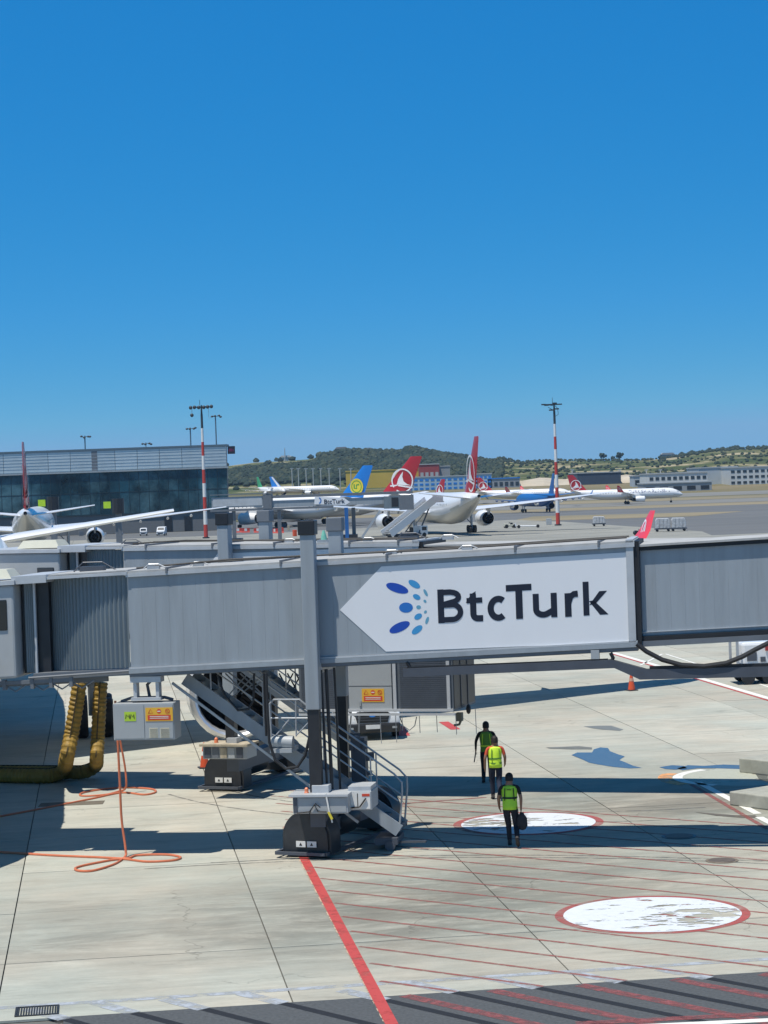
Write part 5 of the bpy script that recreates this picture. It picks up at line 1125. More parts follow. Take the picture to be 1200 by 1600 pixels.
def make_airliner(lab, P, loc, hd_, grp, c_body='acw', c_fin='red', emb='bird', belly=True, winglet=None, text=None, gear=True, cat='airliner', wingm='acw', stretch_up=0.0, fin_acc=None, pitch=0.0, eng_dark=False):
    t = thing('airliner', lab, cat, loc, R(hd_), grp)
    if pitch: t.rotation_euler = (0, R(pitch), R(hd_))
    L_, n0, r_, zc = P['L'], P['nose'], P['r'], P['zc']; tail = n0-L_
    rings = []
    for f_, rr, dz in ((0, .03, -.42), (.008, .22, -.38), (.025, .45, -.30), (.05, .68, -.18), (.085, .88, -.06), (.12, .97, -.01), (.15, 1, 0), (.4, 1, 0), (.62, 1, 0), (.70, .96, .05), (.78, .83, .20), (.86, .62, .42), (.93, .40, .60), (.97, .26, .70), (.995, .13, .78), (1, .10, .79)):
        rings.append(ell_ring(n0-L_*f_, 0, zc+dz*r_, rr*r_, rr*r_*1.0, 28))
    b = MB(); b.use(K[c_body]); b.loft(rings)
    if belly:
        k2 = len(b.mats); bk = K['acdimb'] if belly == 'grey' else K['accream']; b.use(bk); ci = b.mats.index(bk)
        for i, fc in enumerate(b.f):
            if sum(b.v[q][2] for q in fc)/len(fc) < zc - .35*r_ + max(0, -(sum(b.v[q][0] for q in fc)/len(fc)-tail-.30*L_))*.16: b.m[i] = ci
    fu = b.build('fuselage', None, t, smooth=True)
    # windows, cockpit glass, doors
    wb = MB(); x = n0-L_*.12
    while x > tail+L_*.22:
        for s_ in (-1, 1):
            y = s_*math.sqrt(max(r_*r_-(.28*r_)**2, 0))*1.003; z = zc+.28*r_; wb.add([(x, y, z-.16), (x-.24, y, z-.16), (x-.24, y*.985, z+.18), (x, y*.985, z+.18)], [(0, 1, 2, 3)])
        x -= 1.05 if r_ < 2.5 else 1.3
    wb.build('window_row', K['glass'], fu, kind='stuff')
    b = MB()
    for s_ in (-1, 1):
        b.add([(n0-L_*.030, s_*.05*r_, zc+.20*r_), (n0-L_*.036, s_*.46*r_, zc+.12*r_), (n0-L_*.055, s_*.60*r_, zc+.34*r_), (n0-L_*.055, s_*.05*r_, zc+.52*r_)], [(0, 1, 2, 3)])
    b.build('cockpit_window', K['glass'], fu)
    # wings
    for s_ in (1, -1):
        b = MB(); rings = []
        for q in (0, .12, .34, .7, 1.0):
            y = q*P['half']; chd = P['root']+(P['tipc']-P['root'])*(q*1.35 if q < .34 else .46+ (q-.34)/.66*.54) if q < 1 else P['tipc']
            rings.append(foil((P['le0']-P['sweep']*y, s_*y, P['wz']+P['dih']*y+.012*q*q*P['half']), chd, .13-.05*q))
        b.loft(rings); wg = b.build('wing', K[wingm], t, smooth=True)
        b = MB()
        for q in (.28, .42, .56, .70, .82):
            y = q*P['half']; chd = P['root']+(P['tipc']-P['root'])*(.46+(q-.34)/.66*.54); xe = P['le0']-P['sweep']*y-chd*.78; z = P['wz']+P['dih']*y-.25
            b.tube([(xe+1.8, s_*y, z+.1), (xe+.6, s_*y, z-.1), (xe-.9, s_*y, z-.05), (xe-1.7, s_*y, z+.15)], [.05, .22, .2, .04], 6)
        b.build('flap_fairing', K[wingm], wg, kind='stuff')
        y = P['half']; tip = (P['le0']-P['sweep']*y, s_*y, P['wz']+P['dih']*y+.012*P['half'])
        if winglet:
            h_ = 2.5 if P is A321 else 1.55
            b = MB(); rg = []
            for q, ch_ in ((0, 2.4), (.08, 2.3), (.5, 1.7), (1, .75)):
                rg.append([(v[0]-q*h_*.75, v[1]+s_*(.35*min(1, q*6)+q*.75), v[2]+q*h_) for v in vfoil(tip, ch_, .07)])
            b.loft(rg); wl = b.build('winglet', K['redw'] if winglet is not True and winglet != 'blue' else (K['blued'] if winglet == 'blue' else K['redw']), wg, smooth=True)
            if grp != 'far':
                b = MB().use(K['acw'])
                for sd_ in (-1, 1):
                    f = lambda a, c, sd_=sd_: (tip[0]-.9-a-(.5+c/h_)*h_*.75*.95, tip[1]+s_*(.35+(.5+c/h_)*.75)+sd_*.075, tip[2]+h_*(.5)+c)
                    k_ = h_/2.5; stroke_poly(b, arc2(0, 0, .42*k_, 0, 360, 16, .62*k_), .08, f); stroke_poly(b, [(-.3*k_, -.2*k_), (-.1*k_, .45*k_), (.05*k_, -.15*k_), (.4*k_, -.35*k_)], .10, f)
                b.build('winglet_emblem', None, wl)
        # engine
        c = Vector((P['eng_x'], s_*P['eng_y'], P['eng_z'])); er = P['eng_r']; el = P['eng_l']
        b = MB(); b.use(K[c_body] if not eng_dark else K['blued']); b.lathe([(-.25, er*.97), (-el*.35, er*1.0), (-el*.75, er*.90), (-el, er*.78), (-el, er*.72)], c, (1, 0, 0), 28)
        b.use(K['chrome']); b.lathe([(-.25, er*.975), (-.05, er*.93), (0, er*.87), (-.05, er*.82), (-.3, er*.79)], c, (1, 0, 0), 28)
        b.use(K['darkm']); b.lathe([(-.3, er*.79), (-1.1, er*.80)], c, (1, 0, 0), 28); ng = b.build('engine', None, t, smooth=True)
        b = MB(); b.use(K['darkm']); b.lathe([(-1.1, er*.80), (-1.1, .3), (-.7, .001)], c, (1, 0, 0), 24)
        for k in range(22):
            a = 2*math.pi*k/22; u = Vector((0, math.cos(a), math.sin(a))); v = Vector((0, -math.sin(a), math.cos(a)))
            b.add([c+Vector((-.95, 0, 0))+u*.3, c+Vector((-.9, 0, 0))+u*.3+v*.08, c+Vector((-.9, 0, 0))+u*er*.79+v*.25, c+Vector((-1.05, 0, 0))+u*er*.79], [(0, 1, 2, 3)])
        b.build('fan', None, ng)
        b = MB(); b.use(K['darkm']); b.lathe([(-el, er*.74), (-el*.9, er*.55), (-el-.2, er*.52), (-el-1.0, er*.36), (-el-.9, er*.22), (-el-1.7, .03)], c, (1, 0, 0), 22); b.build('exhaust', None, ng, smooth=True)
        b = MB(); zz = P['wz']+P['dih']*P['eng_y']; b.hexa([(c.x-1.2, c.y-.15, c.z+er*.85), (c.x-el-.6, c.y-.15, c.z+er*.4), (c.x-el-.6, c.y+.15, c.z+er*.4), (c.x-1.2, c.y+.15, c.z+er*.85), (c.x-2.2, c.y-.12, zz+.1), (c.x-el-2, c.y-.12, zz), (c.x-el-2, c.y+.12, zz), (c.x-2.2, c.y+.12, zz+.1)]); b.build('pylon', K[wingm], ng)
        # stabiliser
        xs = tail+L_*.135; b = MB(); rg = []
        for q in (0, 1): rg.append(foil((xs-.55*q*P['stab'], s_*q*P['stab'], zc+.62*r_+.13*q*P['stab']), P['sroot']*(1-q)+1.9*q, .10))
        b.loft(rg); b.build('stabiliser', K[wingm], t, smooth=True)
        # main gear
        b = MB(); b.use(K['galv']); b.tube([(0, s_*P['gy'], P['wr']), (0, s_*P['gy'], P['wz']+.3)], .22 if r_ > 2.5 else .15, 8); b.tube([(0, s_*P['gy'], 1.6), (0, s_*(P['gy']-1.8), P['wz'])], .1, 6); mg = b.build('main_gear', None, t)
        for dx in ((-.9, .9) if P['wheels'] == 4 else (0,)):
            for dy in (-.45, .45):
                b = MB(); b.lathe([(-.2, .3), (-.2, P['wr']-.06), (-.12, P['wr']), (.12, P['wr']), (.2, P['wr']-.06), (.2, .3)], (dx, s_*P['gy']+dy, P['wr']), (0, 1, 0), 18, True); b.build('wheel', K['black'], mg, smooth=True)
    b = MB(); b.tube([(P['ngx'], 0, .4), (P['ngx'], 0, zc-.5*r_)], .12, 8); nG = b.build('nose_gear', K['galv'], t)
    for dy in (-.3, .3):
        b = MB(); b.lathe([(-.13, .2), (-.13, .42), (.13, .42), (.13, .2)], (P['ngx'], dy, .42), (0, 1, 0), 16, True); b.build('wheel', K['black'], nG, smooth=True)
    # fin
    xr = tail+L_*.185; zr = zc+r_*.80; hh = P['finh']-zr; b = MB(); rg = []
    for q in (-.1, 0, .04, .5, .97, 1.0):
        ch_ = P['finroot']+(P['fintip']-P['finroot'])*max(q, 0)+(1.2 if q <= 0 else 0)
        rg.append(vfoil((xr-P['finsw']*max(q, 0)*hh+(1.2 if q <= 0 else 0), 0, zr+q*hh), ch_*(.9 if q == 1 else 1), .095))
    b.use(K[c_fin]); b.loft(rg)
    if fin_acc: 
        b.use(K[fin_acc]); ai = b.mats.index(K[fin_acc])
    fn = b.build('tail_fin', None, t, smooth=True)
    if fin_acc:
        for sd_ in (-1, 1):
            b = MB().use(K[fin_acc]); f = lambda a, c, sd_=sd_: (xr-a-P['finsw']*c, sd_*(.05*P['finroot']*(1-.5*c/hh)+.06), zr+c)
            b.poly([f(0.2, hh*.1), f(1.8, hh*.1), f(P['fintip']*.5, hh*.95), f(.1, hh*.95)]); b.build('fin_stripe', None, fn)
    if emb:
        er2 = hh*(.30 if emb == 'bird' else .24)
        for sd_ in (-1, 1):
            b = MB().use(K['acw']); czz = zr+hh*.38; chc = P['finroot']*.72; cxx = xr-P['finsw']*hh*.38-chc*.55
            f = lambda a, c, e=0, sd_=sd_: (cxx-a*1.0*(1 if True else 1), sd_*(.095*chc*.5+.05+e-.012*abs(c)*0), czz+c)
            emblem(b, f, emb, er2); b.build('tail_emblem', None, fn)
    b = MB(); b.lathe([(0, .10*r_), (-.4, .085*r_), (-.3, .03)], (tail, 0, zc+.79*r_), (1, 0, 0), 14); b.build('tail_exhaust', K['darkm'], t)
    if text:
        for sd_ in (-1, 1):
            me = bpy.data.curves.new('t', 'FONT'); me.body = text[0]; me.size = text[1]; oo = bpy.data.objects.new('t', me); C.objects.link(oo); bpy.context.view_layer.update()
            m3 = bpy.data.meshes.new_from_object(oo.evaluated_get(bpy.context.evaluated_depsgraph_get())); bpy.data.objects.remove(oo); bpy.data.curves.remove(me)
            m3.name = 'airline_name'; m3.materials.clear(); m3.materials.append(mat(text[4], text[5], .5, var=.02)); wd = max(v.co.x for v in m3.vertices)
            for v in m3.vertices:
                a, c = v.co.x, v.co.y; xx = (text[2]-a) if sd_ == 1 else (text[2]-wd+a); z = text[3]+c; y = sd_*math.sqrt(max(.1, (r_+.03)**2-z*z)); v.co = (xx, y, zc+z)
            q = bpy.data.objects.new('airline_name', m3); C.objects.link(q); q.parent = fu
    return t
# the airliner parked at the bridges (mostly left of the frame, facing the camera)
hd0 = R(-82); h_ = Vector((math.cos(hd0), math.sin(hd0))); Lf = Vector((-h_.y, h_.x))
E_ = Vector((-5.35, 72.0)); O_ = E_ - Lf*9.37 - h_*9.2
AN = dict(A330, half=27.3, dih=.058, eng_z=2.02, eng_y=9.72)
make_airliner('large white airliner parked facing the camera behind the bridges, red winglet showing above them', AN, (O_.x, O_.y, 0), -82, 'white airliners with red tails', winglet='red', belly='grey')  # belly colour made dark to weaken the bounce light beneath
# tail-on at the left, in front of the terminal pier
def gpt(px, Y): v = at(px, 800, Y); return (v.x, Y, gz(Y))
make_airliner('white airliner with thin red fin seen tail-on in front of the glass terminal', A330, gpt(51, 345), 97, 'white airliners with red tails')
make_airliner('white airliner seen from behind with the white boarding stairs at its side', A330, (10.6, 406, gz(406)), 100, 'white airliners with red tails', text=('AIRLINES', 1.3, 22, .5, 'name_blue', (.2, .35, .6)))
RW = dict(A330, L=50, nose=22, ngx=18)
p = gpt(496, 592); make_airliner('white airliner with a broad red tail and white bird emblem behind the far bridge', RW, p, 152, 'white airliners with red tails')
UZ = dict(A330, L=44, nose=22, ngx=17, finh=14.6, finroot=7.4, fintip=3.0, r=2.5, zc=4.4)
p = gpt(458, 560); make_airliner('white airliner with a sky blue tail and round yellow emblem behind the far bridge', UZ, p, 146, 'parked airliners of other colours', c_fin='blue', emb='disc')
p = gpt(980, 854); make_airliner('slim white airliner with red tail taxiing side-on at the right', A321, p, 1, 'white airliners with red tails', winglet='red', text=('TURKISH AIRLINES', 1.7, 14.6, .35, 'name_grey', (.12, .14, .25)))
p = gpt(822, 1010); make_airliner('small white airliner with red tail, nose to the right, left of the mast', A321, p, -14, 'white airliners with red tails', winglet='red')
p = gpt(640, 820); make_airliner('distant white airliner whose red tail shows between the two larger red fins', A321, p, 125, 'white airliners with red tails')
p = gpt(838, 690); make_airliner('blue airliner seen from behind with upright blue tail, beside the right mast', dict(A321, half=16), p, 101, 'parked airliners of other colours', c_body='blued', c_fin='blued', emb=None, belly=False, winglet='blue', wingm='blued', eng_dark=True)
p = gpt(478, 1290); make_airliner('distant white airliner with a blue and white tail near the foot of the hill', A321, (p[0], p[1], gz(1290)), -22, 'parked airliners of other colours', c_fin='blue', emb=None, fin_acc='acw')
p = gpt(425, 1300); make_airliner('distant pale airliner with a green tail at the foot of the hill', dict(A321, L=34, nose=17, ngx=13), (p[0], p[1], gz(1300)), -60, 'parked airliners of other colours', c_fin='green', emb=None)

# ================================================================ LIGHT MASTS
def mast(px, pyb, pyt, lab, kind):
    p = gnd(px, pyb); Hm = at(px-7, pyt, p.y).z-p.z
    t = thing('light_mast', lab, 'light mast', (p.x, p.y, p.z), 0, 'tall red and white light masts')
    for i in range(9):
        z0, z1 = Hm*i/9.0*.93, Hm*(i+1)/9.0*.93-.0; r0, r1 = .42-.022*i, .42-.022*(i+1)
        b = MB(); b.lathe([(z0, r0), (z1, r1)], (0, 0, 0), (0, 0, 1), 14); b.build('mast_section', K['mastr'] if i in (0, 2, 4, 6) else (K['mastw'] if i in (1, 3, 5, 7) else K['lampd']), t, smooth=True)
    b = MB(); b.lathe([(Hm*.93, .2), (Hm, .14)], (0, 0, 0), (0, 0, 1), 10); b.box(-1.6, 1.6, -.12, .12, Hm-.5, Hm-.25); b.lathe([(0, .7), (.25, .7)], (0, 0, 0), (0, 0, 1), 12, True); b.build('head_frame', K['lampd'], t)
    b = MB(); b.tube([(-.3, 0, Hm), (-.3, 0, Hm+1.0)], .05, 5); b.build('lightning_rod', K['lampd'], t)
    if kind == 0:
        pos = [(-2.1, -.7), (-1.35, -.65), (-.5, -.7), (.5, -.7), (1.25, -.65), (2.0, -.6), (-1.9, -2.2)]
        b = MB(); b.tube([(-2.2, 0, Hm-.45), (2.2, 0, Hm-.45)], .07, 6); b.tube([(-1.9, 0, Hm-.5), (-1.9, 0, Hm-2.2)], .05, 6); b.tube([(1.4, 0, Hm-.5), (1.4, 0, Hm-2.6), (2.3, 0, Hm-2.6), (2.3, 0, Hm-.9)], .04, 5); b.build('crossarm', K['galv'], t)
        for x, dz in pos:
            b = MB(); b.ball((x, -.35, Hm+dz+.25), (.36, .26, .38), 10, 6); b.build('floodlight', K['lampd'], t, smooth=True)
    else:
        b = MB(); b.bar((-.2, 0, Hm-.6), (-1.9, 0, Hm-.35), .12); b.bar((-.2, 0, Hm-1.5), (-1.2, 0, Hm-.9), .1); b.tube([(.1, 0, Hm-2.8), (.8, 0, Hm-2.4), (.7, 0, Hm-1.2), (.2, 0, Hm-.6)], .05, 5); b.build('crossarm', K['lampd'], t)
        for x, dz in ((-2.1, -.35), (-1.5, -.5), (.1, -.15), (-.6, -1.5), (.5, -1.3)):
            b = MB(); b.box(x-.45, x+.45, -.4, .2, Hm+dz-.12, Hm+dz+.14); b.build('floodlight', K['lampd'], t)
mast(322, 841, 633, 'red and white banded light mast standing before the end of the terminal pier', 0)
mast(872, 821, 629, 'red and white banded light mast standing alone beside the right taxiway', 1)

# ================================================================ TERMINAL PIER (left)
YB = 548.0
zr_ = at(355, 694, YB).z; zl_ = at(355, 729, YB).z; zg_ = at(358, 797, YB).z; xe = at(355, 740, YB).x; z0_ = gz(YB)
t = thing('terminal_pier', 'long terminal pier with dark glass front and pale louvred top, left background', 'terminal building', (xe, YB, z0_), R(.4))
HR, HL, HG = zr_-z0_, zl_-z0_, zg_-z0_; LB = 150.0
b = MB(); b.box(-LB, -.3, .3, 7, 0, HR-.5); b.build('wall', K['wallg'], t)
b = MB(); b.box(-LB, .25, -.15, 7.4, HR-.5, HR); b.build('roof', mat('roof_edge', (.10, .15, .19), .5), t)
pm = MB().box(0, 5.35, -.0, .28, HL+.1, HR-.55).mesh('louvre_panel', K['louvre']); x = -5.45; k = 0
while x > -90: inst('louvre_panel', pm, t, (x, 0, 0)); x -= 5.45
b = MB()
for k in range(7): z = HL+.3+(HR-HL-.9)*k/6; b.box(-90, 0, -.06, -.0, z, z+.05)
b.build('louvre_rail', K['louvre'], t, kind='stuff')
b = MB(); b.box(-90, .3, -.5, .3, HL-.35, HL+.05); b.build('cornice', mat('cornice_pale', (.32, .36, .38), .5), t)
pane = MB().box(0, 2.26, -.0, .18, HG+.1, (HG+HL)/2-.1).mesh('pane', K['curtain']); pane2 = MB().box(0, 2.26, .0, .18, (HG+HL)/2+.06, HL-.4).mesh('pane', K['curtain'])
x = -2.4
while x > -90: inst('pane', pane, t, (x, 0, 0)); inst('pane', pane2, t, (x, 0, 0)); x -= 2.4
b = MB()
b.box(-90, 0, -.05, .2, (HG+HL)/2-.08, (HG+HL)/2+.04); b.box(-90, 0, -.1, .25, HG-.15, HG+.08)
x = -2.4
while x > -90: b.box(x+2.27, x+2.39, -.05, .2, HG, HL-.35); x -= 2.4
b.build('mullion', K['mull'], t, kind='stuff')
# pale structure hanging inside the glass (a light scallop line)
b = MB(); bx = at(356, 703, YB)-Vector((xe, YB, z0_)); b.box(.3, 2.1, -.2, .5, bx.z-1.0, bx.z+.9); sb_ = b.build('sign_box', mat('sign_box_dark', (.02, .02, .03), .4), t)
b = MB().use(mat('sign_magenta', (.32, .03, .14), .4)); f = lambda a, c: (.7+a, -.215, bx.z-.4+c); stroke_poly(b, [(0, 0), (0, .6), (.3, .6), (.3, 0)], .12, f); stroke_poly(b, [(.3, .6), (.6, .6), (.6, 0)], .12, f); stroke_poly(b, [(.95, 0), (.95, .6)], .12, f); b.build('letter', None, sb_)
b = MB(); b.box(-33, -31.6, -.05, .2, HL, HR-.3); b.build('service_door', K['greyd'], t)
for px in (263, 294):
    q = at(px, 822, YB).x-xe; b = MB(); b.box(q-.9, q+.9, .1, .32, 0, 3.6); b.build('door', K['blackp'], t)
for px, py, hpx, lab in ((133, 698, 22, 'small antenna mast on the terminal roof, leftmost'), (228, 696, 8, 'low antenna unit on the middle of the terminal roof'), (298, 692, 29, 'short floodlight mast on the terminal roof just left of the banded mast'), (338, 692, 47, 'taller floodlight mast at the right end of the terminal roof')):
    q = at(px, py, YB+6); hh = hpx*YB/FOC; tm_ = thing('roof_mast', lab, 'roof mast', (q.x, YB+6, z0_+HR-.02), 0, 'small masts on the terminal roof')
    b = MB(); b.tube([(0, 0, 0), (0, 0, hh)], .16 if hh > 3 else .1, 8); b.build('pole', mat('roof_mast_blue', (.10, .16, .21), .5), tm_)
    b = MB().use(K['lampd']); b.bar((-.7, 0, hh-.3), (1.1, 0, hh-.2), .12)
    for x in (-.8, -.1, .9, 1.3): b.ball((x, -.2, hh-.1-random.random()*.4), (.35, .25, .25), 8, 5)
    b.build('lamp_cluster', None, tm_)

# ================================================================ FAR BRIDGE with the small sign
F3 = Frame((at(500, 800, 365).x, 365, gz(365)), R(-1))
t = thing('boarding_bridge', 'far grey boarding bridge with a small white arrow sign, beside the airliner with stairs', 'boarding bridge', F3.o, F3.rz, 'boarding bridges over the apron')
def B3(px, py, y=0): return F3.on(px, py, y)
def seg(name, xa, xb, ya, yb, m, y0=0, y1=3, par=t):
    a, c = B3(xa, yb, y0), B3(xb, ya, y0); b = MB(); b.box(a.x, c.x, y0, y1, a.z, c.z); return b.build(name, m, par)
seg('inner_tunnel_body', 424, 641, 775, 793, K['grey'], .2, 2.8); seg('tunnel_body', 331, 411, 775, 794, K['grey']); seg('roof', 328, 424, 770, 774.5, K['greyd'], -.2, 3.2); seg('roof', 424, 645, 771, 774.5, K['greyd'], 0, 3)
seg('end_frame', 411, 424, 772, 795, K['greyd'], -.15, 3.1); seg('sill_beam', 328, 520, 793.5, 797, K['greyd'], -.1, 3)
seg('slatted_curtain', 600, 624, 775, 795, K['corr'], -.2, 3.2); seg('cab_body', 624, 646, 773, 797, K['greyd'], -.4, 3.4)
seg('panel', 333, 409, 777, 792, K['greyl'], -.05, -.002); seg('curtain_recess', 612, 622, 777, 792, K['blackp'], -.3, -.21)
pts = [B3(492, 776, -.06), B3(537, 777.5, -.06), B3(547, 784.5, -.06), B3(540, 789, -.06), B3(491, 788, -.06)]
b = MB(); b.prism([(v.x, v.z) for v in pts], (0, .0, 0), (1, 0, 0), (0, 0, 1), (0, -.06, 0)); sg3 = b.build('sign_board', K['white'], t)
xq = B3(506, 785, 0).x; b = MB().use(K['navy'])
me = bpy.data.curves.new('t', 'FONT'); me.body = 'BtcTurk'; me.size = 1.05; me.offset = .02; oo = bpy.data.objects.new('t', me); C.objects.link(oo); bpy.context.view_layer.update()
m3 = bpy.data.meshes.new_from_object(oo.evaluated_get(bpy.context.evaluated_depsgraph_get())); bpy.data.objects.remove(oo); bpy.data.curves.remove(me); wd = max(v.co.x for v in m3.vertices); zq = B3(506, 787.3, 0).z; sc_ = (B3(539, 785, 0).x-xq)/wd
for v in m3.vertices: v.co = (xq+v.co.x*sc_, -.09, zq+v.co.y*sc_)
m3.name = 'lettering'; m3.materials.clear(); m3.materials.append(K['navy']); q = bpy.data.objects.new('lettering', m3); C.objects.link(q); q.parent = sg3
b = MB(); 
for k in range(7): a_ = R(-70+23*k); q = B3(499, 782, 0); b.ball((q.x+.35*math.cos(a_)-.1, -.085, q.z+.45*math.sin(a_)), (.12, .01, .09), 8, 4)
b.build('logo_dot', DOTM[1], sg3)
for px, y in ((365, .5), (365, 2.5), (541, -.2), (541, 3), (552, 3), (436, .5)):
    b = MB(); q = B3(px, 795, y); b.box(q.x-.3, q.x+.3, y-.25, y+.25, 0, q.z+.2 if px > 500 else q.z); b.build('lift_column', K['greyd'] if px != 541 else K['blued'], t)
for px in (545, 365):
    q = B3(px, 830, 1.5); b = MB(); b.box(q.x-1.4, q.x+1.4, -.3, 3.3, .2, 1.2); b.build('bogie', K['blackp'], t)
b = MB(); b.bar((B3(562, 834, -1).x, -1, .2), (B3(594, 798, -1).x, -1, B3(594, 798, -1).z), .9, .35); b.build('service_stair', K['galv'], t)

# clutter around stands (each its own thing)
def crate(name, px, py, w_, d_, h_, m, lab, cat, grp=None, rz=0, bev=.03):
    p = gnd(px, py); b = MB(); b.box(-w_/2, w_/2, 0, d_, 0, h_); o = b.build(name, m, None, loc=(p.x, p.y, p.z), bevel=bev); o.rotation_euler = (0, 0, rz); return tag(o, lab, cat, grp)
for k, px in enumerate((348, 372, 384, 403, 430, 437)):
    p = gnd(px, 832 if k < 4 else 833); bt = thing('road_barrier', ['leftmost', 'second', 'third', 'fourth', 'fifth', 'rightmost'][k]+' low red and white plastic barrier under the far bridge', 'barrier', p, random.uniform(-.3, .3), 'row of red and white barriers')
    b = MB(); b.prism([(-.3, 0), (.3, 0), (.14, .35), (.1, .95), (-.1, .95), (-.14, .35)], (-.9, 0, 0), (0, 1, 0), (0, 0, 1), (1.8, 0, 0)); b.build('body', mat('barrier_red', (.50, .05, .035), .5), bt)
    b = MB(); b.box(-.3, .3, -.2, .2, .3, .9); b.build('white_band', K['refl'], bt)
def van(px, py, rz, lab, s_=1.0):
    p = gnd(px, py); t = thing('parked_van', lab, 'van', p, rz, 'small white vans by the terminal')
    b = MB(); b.loft([vring(.0, .80*s_, .35, .95), vring(.3, .85*s_, .3, 1.05*s_), vring(.8, .86*s_, .3, 1.15*s_), vring(1.3, .84*s_, .3, 1.75*s_), vring(1.6, .84*s_, .3, 1.85*s_), vring(4.1, .84*s_, .3, 1.85*s_), vring(4.2, .8*s_, .35, 1.6*s_)]); b.build('body', K['vanw'], t, smooth=True)
    b = MB(); b.hexa([(-.68*s_, .80, 1.18*s_), (.68*s_, .80, 1.18*s_), (.68*s_, .9, 1.15*s_), (-.68*s_, .9, 1.15*s_), (-.62*s_, 1.22, 1.68*s_), (.62*s_, 1.22, 1.68*s_), (.62*s_, 1.4, 1.68*s_), (-.62*s_, 1.4, 1.68*s_)]); b.build('windscreen', K['glass'], t)
    b = MB(); b.box(-.55*s_, .55*s_, -.03, .05, .45, .72); b.build('grille', K['blackp'], t)
    for s2 in (-1, 1):
        for y in (.7, 3.3): b = MB(); b.lathe([(-.1, .1), (-.1, .31), (.1, .31), (.1, .1)], (s2*.76*s_, y, .31), (1, 0, 0), 14, True); b.build('wheel', K['black'], t)
        b = MB(); b.box(s2*.5*s_, s2*.76*s_, -.03, .04, .75, .9); b.build('headlight', K['galv'], t)
van(224, 837, R(4), 'low white car facing the camera, left of the two by the terminal', .92)
van(250.5, 837, R(-3), 'taller white van facing the camera, right of the two by the terminal', 1.05)
# white stairs truck beside the centre airliner
Yst = 376.0; pA = at(604, 800, Yst); pA.z = gz(Yst)
t = thing('boarding_stairs', 'long white mobile boarding stairs leaning up to the centre airliner', 'boarding stairs', pA, R(38))
q1 = at(672, 781, Yst+5)-pA; A_ = Vector((-.2, 0, .9)); B2 = Vector((q1.x/math.cos(R(38)), 0, q1.z))
d_ = (B2-A_).normalized()
for y in (-1.15, 1.15):
    b = MB(); b.bar(A_+Vector((0, y, 0)), B2+Vector((0, y, 0)), .1, 1.3); b.build('side_panel', K['vanw'], t)
n = 22; tm = MB().box(-.25, .25, -1.08, 1.08, -.03, .03).mesh('step', K['greyl'])
for i in range(n): q = A_+(B2-A_)*((i+.5)/n); inst('step', tm, t, q)
b = MB(); b.box(B2.x-.3, B2.x+2.2, -1.1, 1.1, B2.z-.5, B2.z-.3); b.box(B2.x-.3, B2.x+2.0, -1.1, -1.02, B2.z-.3, B2.z+.8); b.build('landing', K['vanw'], t)
b = MB(); b.box(.5, 7.4, -1.0, 1.0, .5, .8); b.bar((6.2, -.8, .8), (B2.x-.6, -.8, B2.z-.8), .18); b.bar((3, -.8, .8), (6, -.8, B2.z-2.5), .14); b.build('chassis', K['beam'], t)
b = MB(); b.box(6.4, 8.0, -1, 1, .4, 2.0); b.build('driver_cab', K['vanw'], t, bevel=.1)
b = MB(); b.box(6.7, 7.7, -1.02, -1.0, 1.2, 1.8); b.build('cab_window', K['glass'], t)
for x in (1.2, 5.2, 7.2):
    for y in (-.9, .9): b = MB(); b.lathe([(-.12, .1), (-.12, .42), (.12, .42), (.12, .1)], (x, y, .42), (0, 1, 0), 16, True); b.build('wheel', K['black'], t)
def tug(px, py, rz, lab, s_=1.0, m='beige'):
    p = gnd(px, py); t = thing('baggage_tractor', lab, 'tractor', p, rz, 'baggage tractors on the apron')
    b = MB(); b.box(-1.5*s_, 1.5*s_, -.7*s_, .7*s_, .3, .85*s_); b.box(-1.5*s_, -.3, -.65*s_, .65*s_, .85*s_, 1.05*s_); b.build('chassis', K[m], t, bevel=.06)
    b = MB(); b.box(.1, .5, -.3, .3, .85*s_, 1.3*s_); b.build('seat', K['black'], t)
    b = MB(); b.tube([(-.3, 0, .9*s_), (-.1, 0, 1.35*s_)], .04, 6); b.lathe([(0, .2), (.03, .2)], (-.1, 0, 1.35*s_), (1, 0, 1), 10, True); b.build('steering_wheel', K['black'], t)
    for x in (-1, 1):
        for y in (-.7, .7): b = MB(); b.lathe([(-.12, .1), (-.12, .36), (.12, .36), (.12, .1)], (x*s_, y*s_, .36), (0, 1, 0), 14, True); b.build('wheel', K['black'], t)
    return t
tug(797, 825, R(10), 'squat pale tractor parked before the right wing of the centre airliner', .8)
p = gnd(826, 825); t = thing('tow_bar', 'long white tow bar lying on small wheels right of the pale tractor', 'tow bar', p, R(-3))
b = MB(); b.tube([(-2.2, 0, .45), (1.8, 0, .35)], .13, 8); b.bar((-2.4, 0, .4), (-2.6, 0, 1.1), .25); b.build('bar', K['vanw'], t)
for x in (-1.9, 1.8): b = MB(); b.lathe([(-.3, .1), (-.3, .32), (.3, .32), (.3, .1)], (x, 0, .32), (0, 1, 0), 12, True); b.build('wheel', K['black'], t)
tug(636, 838, R(30), 'small dark tractor parked by the foot of the white boarding stairs', .7, 'beam')
tug(150, 845, R(0), 'red and dark tractor under the wing of the leftmost airliner', .9, 'machine' if 'machine' in K else 'cone')
